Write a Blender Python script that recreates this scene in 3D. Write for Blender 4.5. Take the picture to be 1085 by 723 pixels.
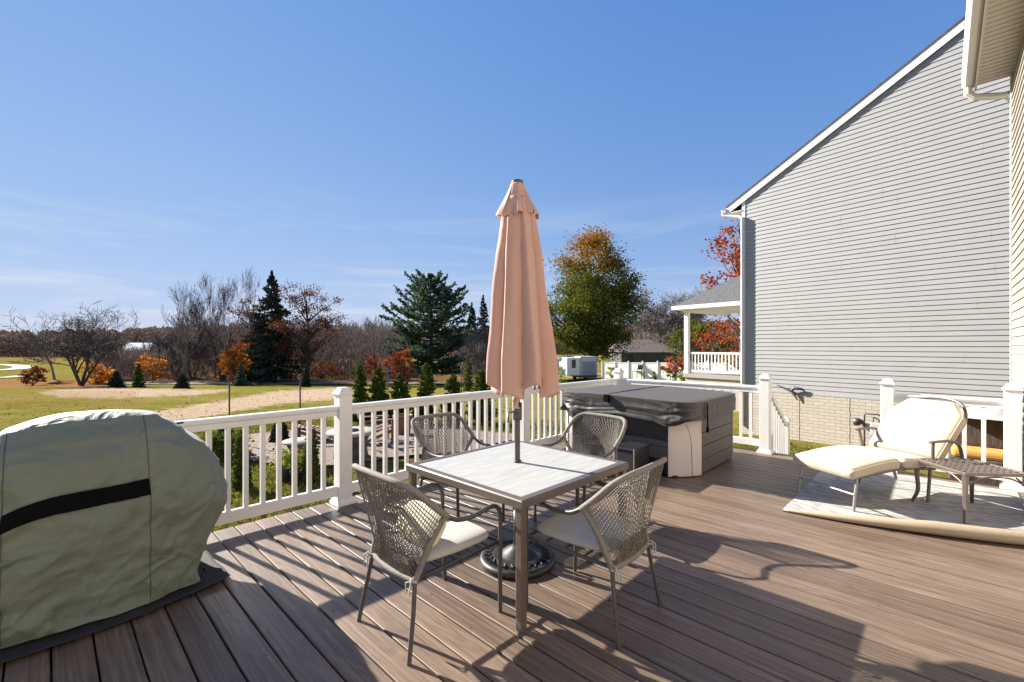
import bpy, bmesh, math, random
import numpy as np
from mathutils import Vector, Matrix, noise

for o in list(bpy.data.objects): bpy.data.objects.remove(o)
SC = bpy.context.scene
COL = SC.collection
R = math.radians
EYE = 1.52
F = 475.0
TH = R(43.9)
CT, ST = math.cos(TH), math.sin(TH)

# ---------------------------------------------------------------- camera
cd = bpy.data.cameras.new('camera')
cam = bpy.data.objects.new('camera', cd); COL.objects.link(cam)
cd.sensor_width = 36; cd.lens = F / 1085 * 36
cd.shift_y = 5.5 / 1085
cd.clip_start = 0.05; cd.clip_end = 6000
cam.location = (0, 0, EYE)
cam.rotation_euler = (R(90), 0, TH - R(90))
SC.camera = cam

# ---------------------------------------------------------------- sky and sun
SUN_EL = R(28)
sa = R(32.5)
sr, sf = -math.cos(sa), math.sin(sa)              # camera right / forward components
SX, SY = sf * CT + sr * ST, sf * ST - sr * CT
w = bpy.data.worlds.new('World'); SC.world = w; w.use_nodes = True
nt = w.node_tree; nt.nodes.clear()
N = nt.nodes.new; L = nt.links.new
sky = N('ShaderNodeTexSky'); sky.sky_type = 'NISHITA'; sky.sun_disc = False
sky.sun_elevation = SUN_EL; sky.sun_rotation = math.atan2(SX, SY)
sky.air_density = 1.0; sky.dust_density = 0.0; sky.ozone_density = 2.2; sky.altitude = 300
tc = N('ShaderNodeTexCoord')
mp = N('ShaderNodeMapping'); mp.inputs['Scale'].default_value = (1.6, 1.6, 16); mp.inputs['Rotation'].default_value = (0.05, 0.03, 0.4)
nz = N('ShaderNodeTexNoise'); nz.inputs['Scale'].default_value = 1.5; nz.inputs['Detail'].default_value = 7; nz.inputs['Roughness'].default_value = .6; nz.inputs['Distortion'].default_value = .6
cr = N('ShaderNodeValToRGB'); cr.color_ramp.elements[0].position = .47; cr.color_ramp.elements[1].position = .76
sep = N('ShaderNodeSeparateXYZ')
mr = N('ShaderNodeMapRange'); mr.inputs['From Min'].default_value = .32; mr.inputs['From Max'].default_value = .04; mr.inputs['To Min'].default_value = 0; mr.inputs['To Max'].default_value = .75
mu = N('ShaderNodeMath'); mu.operation = 'MULTIPLY'
mx = N('ShaderNodeMix'); mx.data_type = 'RGBA'; mx.inputs['B'].default_value = (5.6, 5.6, 5.6, 1)
hs = N('ShaderNodeHueSaturation'); hs.inputs['Saturation'].default_value = 1.12
bg = N('ShaderNodeBackground'); bg.inputs['Strength'].default_value = 0.05
out = N('ShaderNodeOutputWorld')
L(tc.outputs['Generated'], mp.inputs['Vector']); L(mp.outputs[0], nz.inputs['Vector']); L(nz.outputs['Fac'], cr.inputs['Fac'])
L(tc.outputs['Generated'], sep.inputs[0]); L(sep.outputs['Z'], mr.inputs['Value'])
L(cr.outputs['Color'], mu.inputs[0]); L(mr.outputs[0], mu.inputs[1]); L(mu.outputs[0], mx.inputs['Factor'])
gn = N('ShaderNodeVectorMath'); gn.operation = 'MULTIPLY'; gn.inputs[1].default_value = (1.72, 2.15, 4.1)
kn = N('ShaderNodeVectorMath'); kn.operation = 'MULTIPLY_ADD'; kn.inputs[1].default_value = (.20, .185, .15); kn.inputs[2].default_value = (1, 1, 1)
dn = N('ShaderNodeVectorMath'); dn.operation = 'DIVIDE'
L(sky.outputs[0], gn.inputs[0]); L(gn.outputs[0], kn.inputs[0]); L(gn.outputs[0], dn.inputs[0]); L(kn.outputs[0], dn.inputs[1])
L(dn.outputs[0], hs.inputs['Color']); L(hs.outputs[0], mx.inputs['A']); L(mx.outputs['Result'], bg.inputs['Color']); L(bg.outputs[0], out.inputs['Surface'])

sd = bpy.data.lights.new('sun', 'SUN'); sd.energy = 5.0; sd.angle = R(0.53); sd.color = (1, .93, .82)
sun = bpy.data.objects.new('sun', sd); COL.objects.link(sun)
tosun = Vector((SX * math.cos(SUN_EL), SY * math.cos(SUN_EL), math.sin(SUN_EL)))
sun.rotation_euler = tosun.to_track_quat('Z', 'Y').to_euler()
sun.location = (0, 0, 30)
vs = SC.view_settings
vs.view_transform = 'Standard'; vs.look = 'None'; vs.gamma = 1; vs.exposure = 1.65
SC.render.resolution_x = 1024; SC.render.resolution_y = 682
SC.render.engine = 'CYCLES'
SC.cycles.max_bounces = 8

# ---------------------------------------------------------------- helpers
def at(px, d, h=0.0):
    """world point on the ray column px at forward distance d, height h"""
    x = (px - 542.5) / F * d
    return Vector((d * CT + x * ST, d * ST - x * CT, h))
def wl(lat, d, h=0.0):
    return Vector((d * CT + lat * ST, d * ST - lat * CT, h))
def ground_h(x, y):
    d = x * CT + y * ST
    lat = x * ST - y * CT
    k = max(0.0, min(1.0, (lat - 1.0) / 9.0)); k = k * k * (3 - 2 * k); k = 1 - .42 * k
    if d < 10: g = 2.22
    else: g = 2.22 + (min(d, 60) - 10) * .0596 * k
    return EYE - g
def gp(px, d, dz=0):
    p = at(px, d); p.z = ground_h(p.x, p.y) + dz
    return p

def tag(o, label=None, cat=None, group=None, kind=None):
    if label: o['label'] = label
    if cat: o['category'] = cat
    if group: o['group'] = group
    if kind: o['kind'] = kind
    return o
def thing(name, label, cat, loc=(0, 0, 0), rz=0, group=None):
    o = bpy.data.objects.new(name, None); COL.objects.link(o)
    o.empty_display_size = .2
    o.location = loc; o.rotation_euler = (0, 0, rz)
    return tag(o, label, cat, group)
def copy_tree(o, parent=None):
    c = o.copy(); COL.objects.link(c); c.parent = parent
    for ch in list(o.children): copy_tree(ch, c)
    return c

class MB:
    def __init__(s): s.v = []; s.f = []; s.m = []; s.sm = []; s.mi = 0; s.smooth = False
    def add(s, vs_, fs, smooth=None):
        b = len(s.v); s.v.extend([tuple(p) for p in vs_])
        for f in fs:
            s.f.append(tuple(i + b for i in f)); s.m.append(s.mi); s.sm.append(s.smooth if smooth is None else smooth)
    def box(s, c, d, rz=0, M=None):
        x, y, z = d[0] / 2, d[1] / 2, d[2] / 2
        vs_ = [Vector((i * x, j * y, k * z)) for i in (-1, 1) for j in (-1, 1) for k in (-1, 1)]
        m = M if M is not None else Matrix.Rotation(rz, 4, 'Z')
        c = Vector(c)
        s.add([m @ p + c for p in vs_], [(0, 1, 3, 2), (4, 6, 7, 5), (0, 4, 5, 1), (2, 3, 7, 6), (0, 2, 6, 4), (1, 5, 7, 3)], False)
    def box2(s, a, b):
        s.box([(a[i] + b[i]) / 2 for i in range(3)], [abs(b[i] - a[i]) for i in range(3)])
    def cbox(s, a, b, ch):
        """box with chamfered edges on all sides (from two corners)"""
        bm = bmesh.new(); bmesh.ops.create_cube(bm, size=1)
        for v in bm.verts: v.co = Vector([(a[i] + b[i]) / 2 + v.co[i] * abs(b[i] - a[i]) for i in range(3)])
        bmesh.ops.bevel(bm, geom=list(bm.edges), offset=ch, segments=2, profile=.6, affect='EDGES')
        bm.verts.ensure_lookup_table(); bm.verts.index_update()
        s.add([v.co.copy() for v in bm.verts], [[v.index for v in f.verts] for f in bm.faces], False); bm.free()
    def tube(s, pts, rad, n=8, cap=True, flat=1.0, smooth=True):
        pts = [Vector(p) for p in pts]
        if not isinstance(rad, (list, tuple)): rad = [rad] * len(pts)
        rings = []
        up = Vector((0, 0, 1))
        t0 = (pts[1] - pts[0]).normalized()
        ref = up if abs(t0.z) < .9 else Vector((1, 0, 0))
        a = t0.cross(ref).normalized()
        vs_ = []
        for i, p in enumerate(pts):
            if i == 0: t = pts[1] - pts[0]
            elif i == len(pts) - 1: t = pts[-1] - pts[-2]
            else: t = (pts[i + 1] - pts[i]).normalized() + (pts[i] - pts[i - 1]).normalized()
            if t.length < 1e-9: t = t0.copy()
            t.normalize()
            a = (a - t * a.dot(t))
            if a.length < 1e-6: a = t.orthogonal()
            a.normalize(); b = t.cross(a)
            for k in range(n):
                an = 2 * math.pi * k / n
                vs_.append(p + (a * math.cos(an) + b * math.sin(an) * flat) * rad[i])
        fs = []
        for i in range(len(pts) - 1):
            for k in range(n):
                k2 = (k + 1) % n
                fs.append((i * n + k, i * n + k2, (i + 1) * n + k2, (i + 1) * n + k))
        s.add(vs_, fs, smooth)
        if cap:
            s.add(vs_[:n], [tuple(range(n - 1, -1, -1))], False)
            s.add(vs_[-n:], [tuple(range(n))], False)
    def lathe(s, prof, c=(0, 0, 0), n=24, smooth=True):
        c = Vector(c); vs_ = []
        for r, z in prof:
            for k in range(n):
                a = 2 * math.pi * k / n
                vs_.append(c + Vector((r * math.cos(a), r * math.sin(a), z)))
        fs = [(i * n + k, i * n + (k + 1) % n, (i + 1) * n + (k + 1) % n, (i + 1) * n + k) for i in range(len(prof) - 1) for k in range(n)]
        s.add(vs_, fs, smooth)
    def prism(s, poly, a, b):
        """poly = 2D (u,v) loop, swept; a,b functions or frames: (origin, U, V)"""
        n = len(poly)
        va = [a[0] + a[1] * u + a[2] * v for u, v in poly]
        vb = [b[0] + b[1] * u + b[2] * v for u, v in poly]
        s.add(va + vb, [(i, (i + 1) % n, n + (i + 1) % n, n + i) for i in range(n)] + [tuple(range(n - 1, -1, -1)), tuple(range(n, 2 * n))], False)
    def grid(s, fn, nu, nv, closed_u=False, smooth=True):
        vs_ = [fn(i / (nu if closed_u else nu - 1), j / (nv - 1)) for j in range(nv) for i in range(nu)]
        fs = []
        for j in range(nv - 1):
            for i in range(nu if closed_u else nu - 1):
                i2 = (i + 1) % nu
                fs.append((j * nu + i, j * nu + i2, (j + 1) * nu + i2, (j + 1) * nu + i))
        s.add(vs_, fs, smooth)
    def build(s, name, mats, parent=None, loc=None):
        me = bpy.data.meshes.new(name)
        me.from_pydata(s.v, [], s.f)
        if not isinstance(mats, (list, tuple)): mats = [mats]
        for m in mats: me.materials.append(m)
        me.polygons.foreach_set('use_smooth', s.sm)
        me.polygons.foreach_set('material_index', s.m)
        me.update()
        o = bpy.data.objects.new(name, me); COL.objects.link(o)
        if parent: o.parent = parent
        if loc is not None: o.location = loc
        return o
def npmesh(name, verts, faces4, mat, parent=None, loc=None):
    """fast quads"""
    me = bpy.data.meshes.new(name)
    nv, nf = len(verts), len(faces4)
    me.vertices.add(nv); me.vertices.foreach_set('co', np.asarray(verts, np.float32).ravel())
    k = faces4.shape[1]
    me.loops.add(nf * k); me.loops.foreach_set('vertex_index', np.asarray(faces4, np.int32).ravel())
    me.polygons.add(nf); me.polygons.foreach_set('loop_start', np.arange(0, nf * k, k, dtype=np.int32))
    me.materials.append(mat); me.update(calc_edges=True); me.validate()
    o = bpy.data.objects.new(name, me); COL.objects.link(o)
    if parent: o.parent = parent
    if loc is not None: o.location = loc
    return o

# ---------------------------------------------------------------- materials
def mat(name, col, rough=.6, metal=0, var=0.0, scale=8, stretch=(1, 1, 1), bump=0, bscale=40, col2=None, spec=.5, island=0, detail=4, coat=0, sheen=0):
    m = bpy.data.materials.new(name); m.use_nodes = True
    t = m.node_tree; b = t.nodes['Principled BSDF']; n = t.nodes.new; l = t.links.new
    b.inputs['Roughness'].default_value = rough; b.inputs['Metallic'].default_value = metal
    b.inputs['Specular IOR Level'].default_value = spec
    b.inputs['Coat Weight'].default_value = coat
    b.inputs['Sheen Weight'].default_value = sheen
    tcn = n('ShaderNodeTexCoord'); mpn = n('ShaderNodeMapping'); mpn.inputs['Scale'].default_value = stretch
    l(tcn.outputs['Object'], mpn.inputs['Vector'])
    c1 = (*col, 1)
    if col2 is None: col2 = tuple(max(0, c * (1 - var)) for c in col)
    c2 = (*col2, 1)
    nzn = n('ShaderNodeTexNoise'); nzn.inputs['Scale'].default_value = scale; nzn.inputs['Detail'].default_value = detail; nzn.inputs['Roughness'].default_value = .6
    l(mpn.outputs[0], nzn.inputs['Vector'])
    rp = n('ShaderNodeValToRGB'); rp.color_ramp.elements[0].position = .36; rp.color_ramp.elements[1].position = .66
    rp.color_ramp.elements[0].color = c2; rp.color_ramp.elements[1].color = c1
    l(nzn.outputs['Fac'], rp.inputs['Fac'])
    last = rp.outputs['Color']
    if island:
        ge = n('ShaderNodeNewGeometry'); h = n('ShaderNodeHueSaturation'); mrn = n('ShaderNodeMapRange')
        mrn.inputs['To Min'].default_value = 1 - island; mrn.inputs['To Max'].default_value = 1 + island
        l(ge.outputs['Random Per Island'], mrn.inputs['Value']); l(mrn.outputs[0], h.inputs['Value']); l(last, h.inputs['Color']); last = h.outputs['Color']
    l(last, b.inputs['Base Color'])
    if bump:
        n2 = n('ShaderNodeTexNoise'); n2.inputs['Scale'].default_value = bscale; n2.inputs['Detail'].default_value = 5
        bp = n('ShaderNodeBump'); bp.inputs['Strength'].default_value = bump; bp.inputs['Distance'].default_value = .01
        l(mpn.outputs[0], n2.inputs['Vector']); l(n2.outputs['Fac'], bp.inputs['Height']); l(bp.outputs[0], b.inputs['Normal'])
    return m

def leafmat(name, cols, trans=.35, nscale=.35):
    """cols: list of colours picked per leaf, drifting with a large noise"""
    m = bpy.data.materials.new(name); m.use_nodes = True
    t = m.node_tree; t.nodes.clear(); n = t.nodes.new; l = t.links.new
    ge = n('ShaderNodeNewGeometry'); tcn = n('ShaderNodeTexCoord')
    nzn = n('ShaderNodeTexNoise'); nzn.inputs['Scale'].default_value = nscale; nzn.inputs['Detail'].default_value = 3
    l(tcn.outputs['Object'], nzn.inputs['Vector'])
    ad = n('ShaderNodeMath'); ad.operation = 'MULTIPLY_ADD'; ad.inputs[1].default_value = .55
    sb = n('ShaderNodeMath'); sb.operation = 'MULTIPLY_ADD'; sb.inputs[1].default_value = 1.5; sb.inputs[2].default_value = -.5
    l(nzn.outputs['Fac'], sb.inputs[0])
    l(ge.outputs['Random Per Island'], ad.inputs[0]); 
    m2 = n('ShaderNodeMath'); m2.operation = 'MULTIPLY'; m2.inputs[1].default_value = .5
    l(sb.outputs[0], m2.inputs[0]); l(m2.outputs[0], ad.inputs[2])
    rp = n('ShaderNodeValToRGB'); els = rp.color_ramp.elements
    while len(els) < len(cols): els.new(.5)
    for i, c in enumerate(cols): els[i].position = i / max(1, len(cols) - 1) * .9 + .05; els[i].color = (*c, 1)
    l(ad.outputs[0], rp.inputs['Fac'])
    df = n('ShaderNodeBsdfDiffuse'); tr = n('ShaderNodeBsdfTranslucent'); mxn = n('ShaderNodeMixShader'); mxn.inputs[0].default_value = trans
    l(rp.outputs['Color'], df.inputs['Color']); l(rp.outputs['Color'], tr.inputs['Color'])
    o = n('ShaderNodeOutputMaterial'); l(df.outputs[0], mxn.inputs[1]); l(tr.outputs[0], mxn.inputs[2]); l(mxn.outputs[0], o.inputs['Surface'])
    return m

M = {}
M['vinyl'] = mat('white_vinyl', (.78, .77, .75), .38, var=.05, scale=3, bump=.02)
M['cap'] = mat('white_cap', (.76, .745, .71), .4, var=.08, scale=12)
M['grey_siding'] = mat('grey_siding', (.335, .335, .335), .55, var=.05, scale=2, bump=.05, bscale=60)
M['tan_siding'] = mat('tan_siding', (.30, .268, .232), .55, var=.05, scale=2, bump=.05, bscale=60)
M['white_trim'] = mat('white_trim', (.74, .74, .73), .45, var=.04, scale=3)
M['cream_trim'] = mat('cream_trim', (.54, .525, .49), .45, var=.04, scale=3)
M['soffit'] = mat('soffit_cream', (.46, .42, .36), .55, var=.04, scale=3)
M['shingle'] = mat('roof_shingle', (.11, .115, .12), .9, var=.45, scale=9, stretch=(1, 1, 3), bump=.4, bscale=30)
M['brown_shingle'] = mat('brown_shingle', (.20, .16, .14), .9, var=.35, scale=9, bump=.4, bscale=30)
M['metal_brown'] = mat('brown_metal', (.18, .145, .125), .38, metal=.5, var=.1, scale=20)
M['wire'] = mat('wire_black', (.03, .03, .03), 1.0, spec=0)
M['metal_dark'] = mat('charcoal_metal', (.085, .08, .08), .45, metal=.35, var=.1, scale=20)
M['steel'] = mat('grey_steel', (.35, .34, .33), .4, metal=.7, var=.1)
M['rope'] = mat('taupe_rope', (.205, .185, .158), .8, var=.25, scale=60, bump=.3, bscale=220, island=.2)
M['cushion'] = mat('cushion_grey', (.38, .366, .35), .9, var=.06, scale=5, bump=.12, bscale=160, sheen=.2)
M['pillow'] = mat('pillow_cream', (.70, .64, .48), .9, var=.12, scale=30, bump=.3, bscale=120)
M['cream'] = mat('cream_cushion', (.43, .37, .28), .9, var=.03, scale=4, bump=.15, bscale=90, sheen=.2)
M['cream_side'] = mat('cushion_welt', (.80, .68, .46), .9, var=.05, scale=4, bump=.1)
M['black'] = mat('black_plastic', (.02, .02, .022), .45, var=.2)
M['blackcloth'] = mat('black_cloth', (.004, .004, .005), .95, spec=.1, var=.2, bump=.1)
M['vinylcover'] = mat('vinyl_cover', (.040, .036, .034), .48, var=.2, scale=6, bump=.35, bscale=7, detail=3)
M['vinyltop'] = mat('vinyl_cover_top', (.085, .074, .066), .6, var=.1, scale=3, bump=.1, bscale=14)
M['tubpanel'] = mat('tub_panel', (.085, .078, .074), .55, var=.2, scale=4, stretch=(1, 1, 20), bump=.1)
M['tubcorner'] = mat('tub_corner', (.62, .56, .53), .5, var=.07, scale=3)
M['tubdark'] = mat('tub_dark', (.018, .018, .024), .35, var=.2)
M['wood_bark'] = mat('bark', (.10, .08, .066), .95, var=.4, scale=4, stretch=(3, 3, 1), bump=.5, bscale=12)
M['bark_grey'] = mat('bark_grey', (.24, .21, .19), .95, var=.35, scale=4, stretch=(3, 3, 1))
M['bark_black'] = mat('bark_dark', (.085, .072, .064), .95, var=.35, scale=4, stretch=(3, 3, 1))
M['asphalt'] = mat('pale_asphalt', (.24, .215, .19), .95, spec=0, var=.15, scale=1.5, bump=.2)
M['concrete'] = mat('pale_concrete', (.36, .34, .315), .9, spec=.1, var=.12, scale=1.5)
M['gravel'] = mat('pea_gravel', (.24, .175, .14), .95, col2=(.09, .062, .05), scale=14, bump=.9, bscale=22)
M['fence_white'] = mat('fence_white', (.88, .86, .82), .5, var=.04)
M['glass'] = mat('dark_glass', (.03, .035, .045), .12, spec=.8)
M['rug_back'] = mat('rug_underside', (.46, .37, .255), .95, var=.2, scale=120, bump=.4, bscale=260)
M['wood_brown'] = mat('brown_timber', (.22, .12, .07), .75, var=.3, scale=6)
M['greybox'] = mat('grey_paint', (.44, .43, .42), .6, var=.06)
M['soil'] = mat('soil', (.06, .05, .04), 1, var=.3)
M['terracotta'] = mat('dark_pot', (.05, .045, .045), .5, var=.2)
M['orange_cloth'] = mat('orange_cloth', (.65, .33, .08), .9, var=.1)
M['red'] = mat('red_tag', (.6, .05, .05), .6)

# grill-cover cloth
M['sage'] = mat('sage_canvas', (.140, .166, .125), .62, var=.16, scale=3, bump=.5, bscale=5, detail=6, sheen=.15)
M['seam'] = mat('canvas_seam', (.07, .08, .055), .7, var=.1)
M['pink'] = mat('peach_canvas', (.72, .475, .385), .85, var=.05, scale=3, bump=.08, bscale=60, sheen=.2)
def crumple(m, scale=6.0, strength=.5, dist=.03):
    t = m.node_tree; b = t.nodes['Principled BSDF']; n = t.nodes.new; l = t.links.new
    tcn = n('ShaderNodeTexCoord'); nn = n('ShaderNodeTexNoise'); nn.inputs['Scale'].default_value = 2.2; nn.inputs['Detail'].default_value = 2
    l(tcn.outputs['Object'], nn.inputs['Vector'])
    va = n('ShaderNodeVectorMath'); va.operation = 'MULTIPLY_ADD'; va.inputs[1].default_value = (.9, .9, .9); l(nn.outputs['Color'], va.inputs[0]); l(tcn.outputs['Object'], va.inputs[2])
    hs_ = []
    for sc, wt in ((scale, 1), (scale * 2.3, .45)):
        vo = n('ShaderNodeTexVoronoi'); vo.feature = 'F1'; vo.inputs['Scale'].default_value = sc; l(va.outputs[0], vo.inputs['Vector'])
        mk = n('ShaderNodeMath'); mk.operation = 'MULTIPLY'; mk.inputs[1].default_value = wt; l(vo.outputs['Distance'], mk.inputs[0]); hs_.append(mk)
    ad = n('ShaderNodeMath'); ad.operation = 'ADD'; l(hs_[0].outputs[0], ad.inputs[0]); l(hs_[1].outputs[0], ad.inputs[1])
    bp = n('ShaderNodeBump'); bp.inputs['Strength'].default_value = strength; bp.inputs['Distance'].default_value = dist
    l(ad.outputs[0], bp.inputs['Height'])
    if b.inputs['Normal'].links: l(b.inputs['Normal'].links[0].from_socket, bp.inputs['Normal'])
    l(bp.outputs[0], b.inputs['Normal'])
crumple(M['sage'], 5.0, .38, .045)
crumple(M['vinylcover'], 3.0, .2, .04)
def translucent(m, fac):
    t = m.node_tree; b = t.nodes['Principled BSDF']; o = t.nodes['Material Output']
    tr = t.nodes.new('ShaderNodeBsdfTranslucent'); mxn = t.nodes.new('ShaderNodeMixShader'); mxn.inputs[0].default_value = fac
    src = b.inputs['Base Color'].links[0].from_socket
    t.links.new(src, tr.inputs['Color']); t.links.new(b.outputs[0], mxn.inputs[1]); t.links.new(tr.outputs[0], mxn.inputs[2]); t.links.new(mxn.outputs[0], o.inputs['Surface'])
crumple(M['pink'], 3.5, .22, .03)
translucent(M['pink'], .35)

def deck_material():
    m = bpy.data.materials.new('composite_decking'); m.use_nodes = True
    t = m.node_tree; b = t.nodes['Principled BSDF']; n = t.nodes.new; l = t.links.new
    tcn = n('ShaderNodeTexCoord'); ge = n('ShaderNodeNewGeometry')
    # offset the grain per board
    cmb = n('ShaderNodeCombineXYZ'); ml = n('ShaderNodeMath'); ml.operation = 'MULTIPLY'; ml.inputs[1].default_value = 37
    l(ge.outputs['Random Per Island'], ml.inputs[0]); l(ml.outputs[0], cmb.inputs[1]); l(ml.outputs[0], cmb.inputs[2])
    va = n('ShaderNodeVectorMath'); va.operation = 'ADD'; l(tcn.outputs['Object'], va.inputs[0]); l(cmb.outputs[0], va.inputs[1])
    m1 = n('ShaderNodeMapping'); m1.inputs['Scale'].default_value = (60, 1.0, 1); l(va.outputs[0], m1.inputs['Vector'])
    n1 = n('ShaderNodeTexNoise'); n1.inputs['Scale'].default_value = 1; n1.inputs['Detail'].default_value = 6; n1.inputs['Roughness'].default_value = .65; n1.inputs['Distortion'].default_value = .5
    l(m1.outputs[0], n1.inputs['Vector'])
    # cathedral grain rings
    m2 = n('ShaderNodeMapping'); m2.inputs['Scale'].default_value = (9, .9, 1); l(va.outputs[0], m2.inputs['Vector'])
    n2 = n('ShaderNodeTexNoise'); n2.inputs['Scale'].default_value = 1.1; n2.inputs['Detail'].default_value = 2; l(m2.outputs[0], n2.inputs['Vector'])
    wv = n('ShaderNodeMath'); wv.operation = 'MULTIPLY'; wv.inputs[1].default_value = 60; l(n2.outputs['Fac'], wv.inputs[0])
    sn = n('ShaderNodeMath'); sn.operation = 'SINE'; l(wv.outputs[0], sn.inputs[0])
    # dirt
    n3 = n('ShaderNodeTexNoise'); n3.inputs['Scale'].default_value = 1.3; n3.inputs['Detail'].default_value = 6; l(tcn.outputs['Object'], n3.inputs['Vector'])
    a = n('ShaderNodeMath'); a.operation = 'MULTIPLY_ADD'; a.inputs[1].default_value = .045; l(sn.outputs[0], a.inputs[0]); l(n1.outputs['Fac'], a.inputs[2])
    rp = n('ShaderNodeValToRGB'); e = rp.color_ramp.elements
    e[0].position = .20; e[0].color = (.055, .040, .031, 1); e[1].position = .80; e[1].color = (.258, .188, .138, 1)
    x = e.new(.5); x.color = (.145, .101, .072, 1)
    l(a.outputs[0], rp.inputs['Fac'])
    mrn = n('ShaderNodeMapRange'); mrn.inputs['To Min'].default_value = .76; mrn.inputs['To Max'].default_value = 1.20; l(ge.outputs['Random Per Island'], mrn.inputs['Value'])
    mr2 = n('ShaderNodeMapRange'); mr2.inputs['From Min'].default_value = .3; mr2.inputs['From Max'].default_value = .7; mr2.inputs['To Min'].default_value = .82; mr2.inputs['To Max'].default_value = 1.15; l(n3.outputs['Fac'], mr2.inputs['Value'])
    mm = n('ShaderNodeMath'); mm.operation = 'MULTIPLY'; l(mrn.outputs[0], mm.inputs[0]); l(mr2.outputs[0], mm.inputs[1])
    # small dark specks
    vo = n('ShaderNodeTexVoronoi'); vo.inputs['Scale'].default_value = 7; l(tcn.outputs['Object'], vo.inputs['Vector'])
    sp = n('ShaderNodeMapRange'); sp.inputs['From Min'].default_value = .05; sp.inputs['From Max'].default_value = .075; sp.inputs['To Min'].default_value = .45; sp.inputs['To Max'].default_value = 1; l(vo.outputs['Distance'], sp.inputs['Value'])
    mm2 = n('ShaderNodeMath'); mm2.operation = 'MULTIPLY'; l(mm.outputs[0], mm2.inputs[0]); l(sp.outputs[0], mm2.inputs[1])
    h = n('ShaderNodeHueSaturation'); l(rp.outputs['Color'], h.inputs['Color']); l(mm2.outputs[0], h.inputs['Value'])
    l(h.outputs['Color'], b.inputs['Base Color'])
    rr = n('ShaderNodeMapRange'); rr.inputs['To Min'].default_value = .55; rr.inputs['To Max'].default_value = .36; l(n1.outputs['Fac'], rr.inputs['Value']); l(rr.outputs[0], b.inputs['Roughness'])
    b.inputs['Specular IOR Level'].default_value = .5
    bp = n('ShaderNodeBump'); bp.inputs['Strength'].default_value = .35; bp.inputs['Distance'].default_value = .004; l(a.outputs[0], bp.inputs['Height']); l(bp.outputs[0], b.inputs['Normal'])
    return m
M['deck'] = deck_material()

def brick_material():
    m = bpy.data.materials.new('cream_brick'); m.use_nodes = True
    t = m.node_tree; b = t.nodes['Principled BSDF']; n = t.nodes.new; l = t.links.new
    tcn = n('ShaderNodeTexCoord'); mpn = n('ShaderNodeMapping'); l(tcn.outputs['Object'], mpn.inputs['Vector'])
    sp = n('ShaderNodeSeparateXYZ'); cb = n('ShaderNodeCombineXYZ'); l(mpn.outputs[0], sp.inputs[0]); l(sp.outputs['X'], cb.inputs[0]); l(sp.outputs['Z'], cb.inputs[1])
    br = n('ShaderNodeTexBrick'); br.inputs['Scale'].default_value = 1
    br.inputs['Brick Width'].default_value = .22; br.inputs['Row Height'].default_value = .075; br.inputs['Mortar Size'].default_value = .008; br.inputs['Mortar Smooth'].default_value = .4
    br.inputs['Color1'].default_value = (.47, .42, .35, 1); br.inputs['Color2'].default_value = (.42, .375, .31, 1); br.inputs['Mortar'].default_value = (.335, .30, .245, 1)
    l(cb.outputs[0], br.inputs['Vector']); l(br.outputs['Color'], b.inputs['Base Color'])
    bp = n('ShaderNodeBump'); bp.inputs['Strength'].default_value = .8; bp.inputs['Distance'].default_value = .008; bp.invert = True
    l(br.outputs['Fac'], bp.inputs['Height']); l(bp.outputs[0], b.inputs['Normal']); b.inputs['Roughness'].default_value = .85
    return m
M['brick'] = brick_material()

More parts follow.
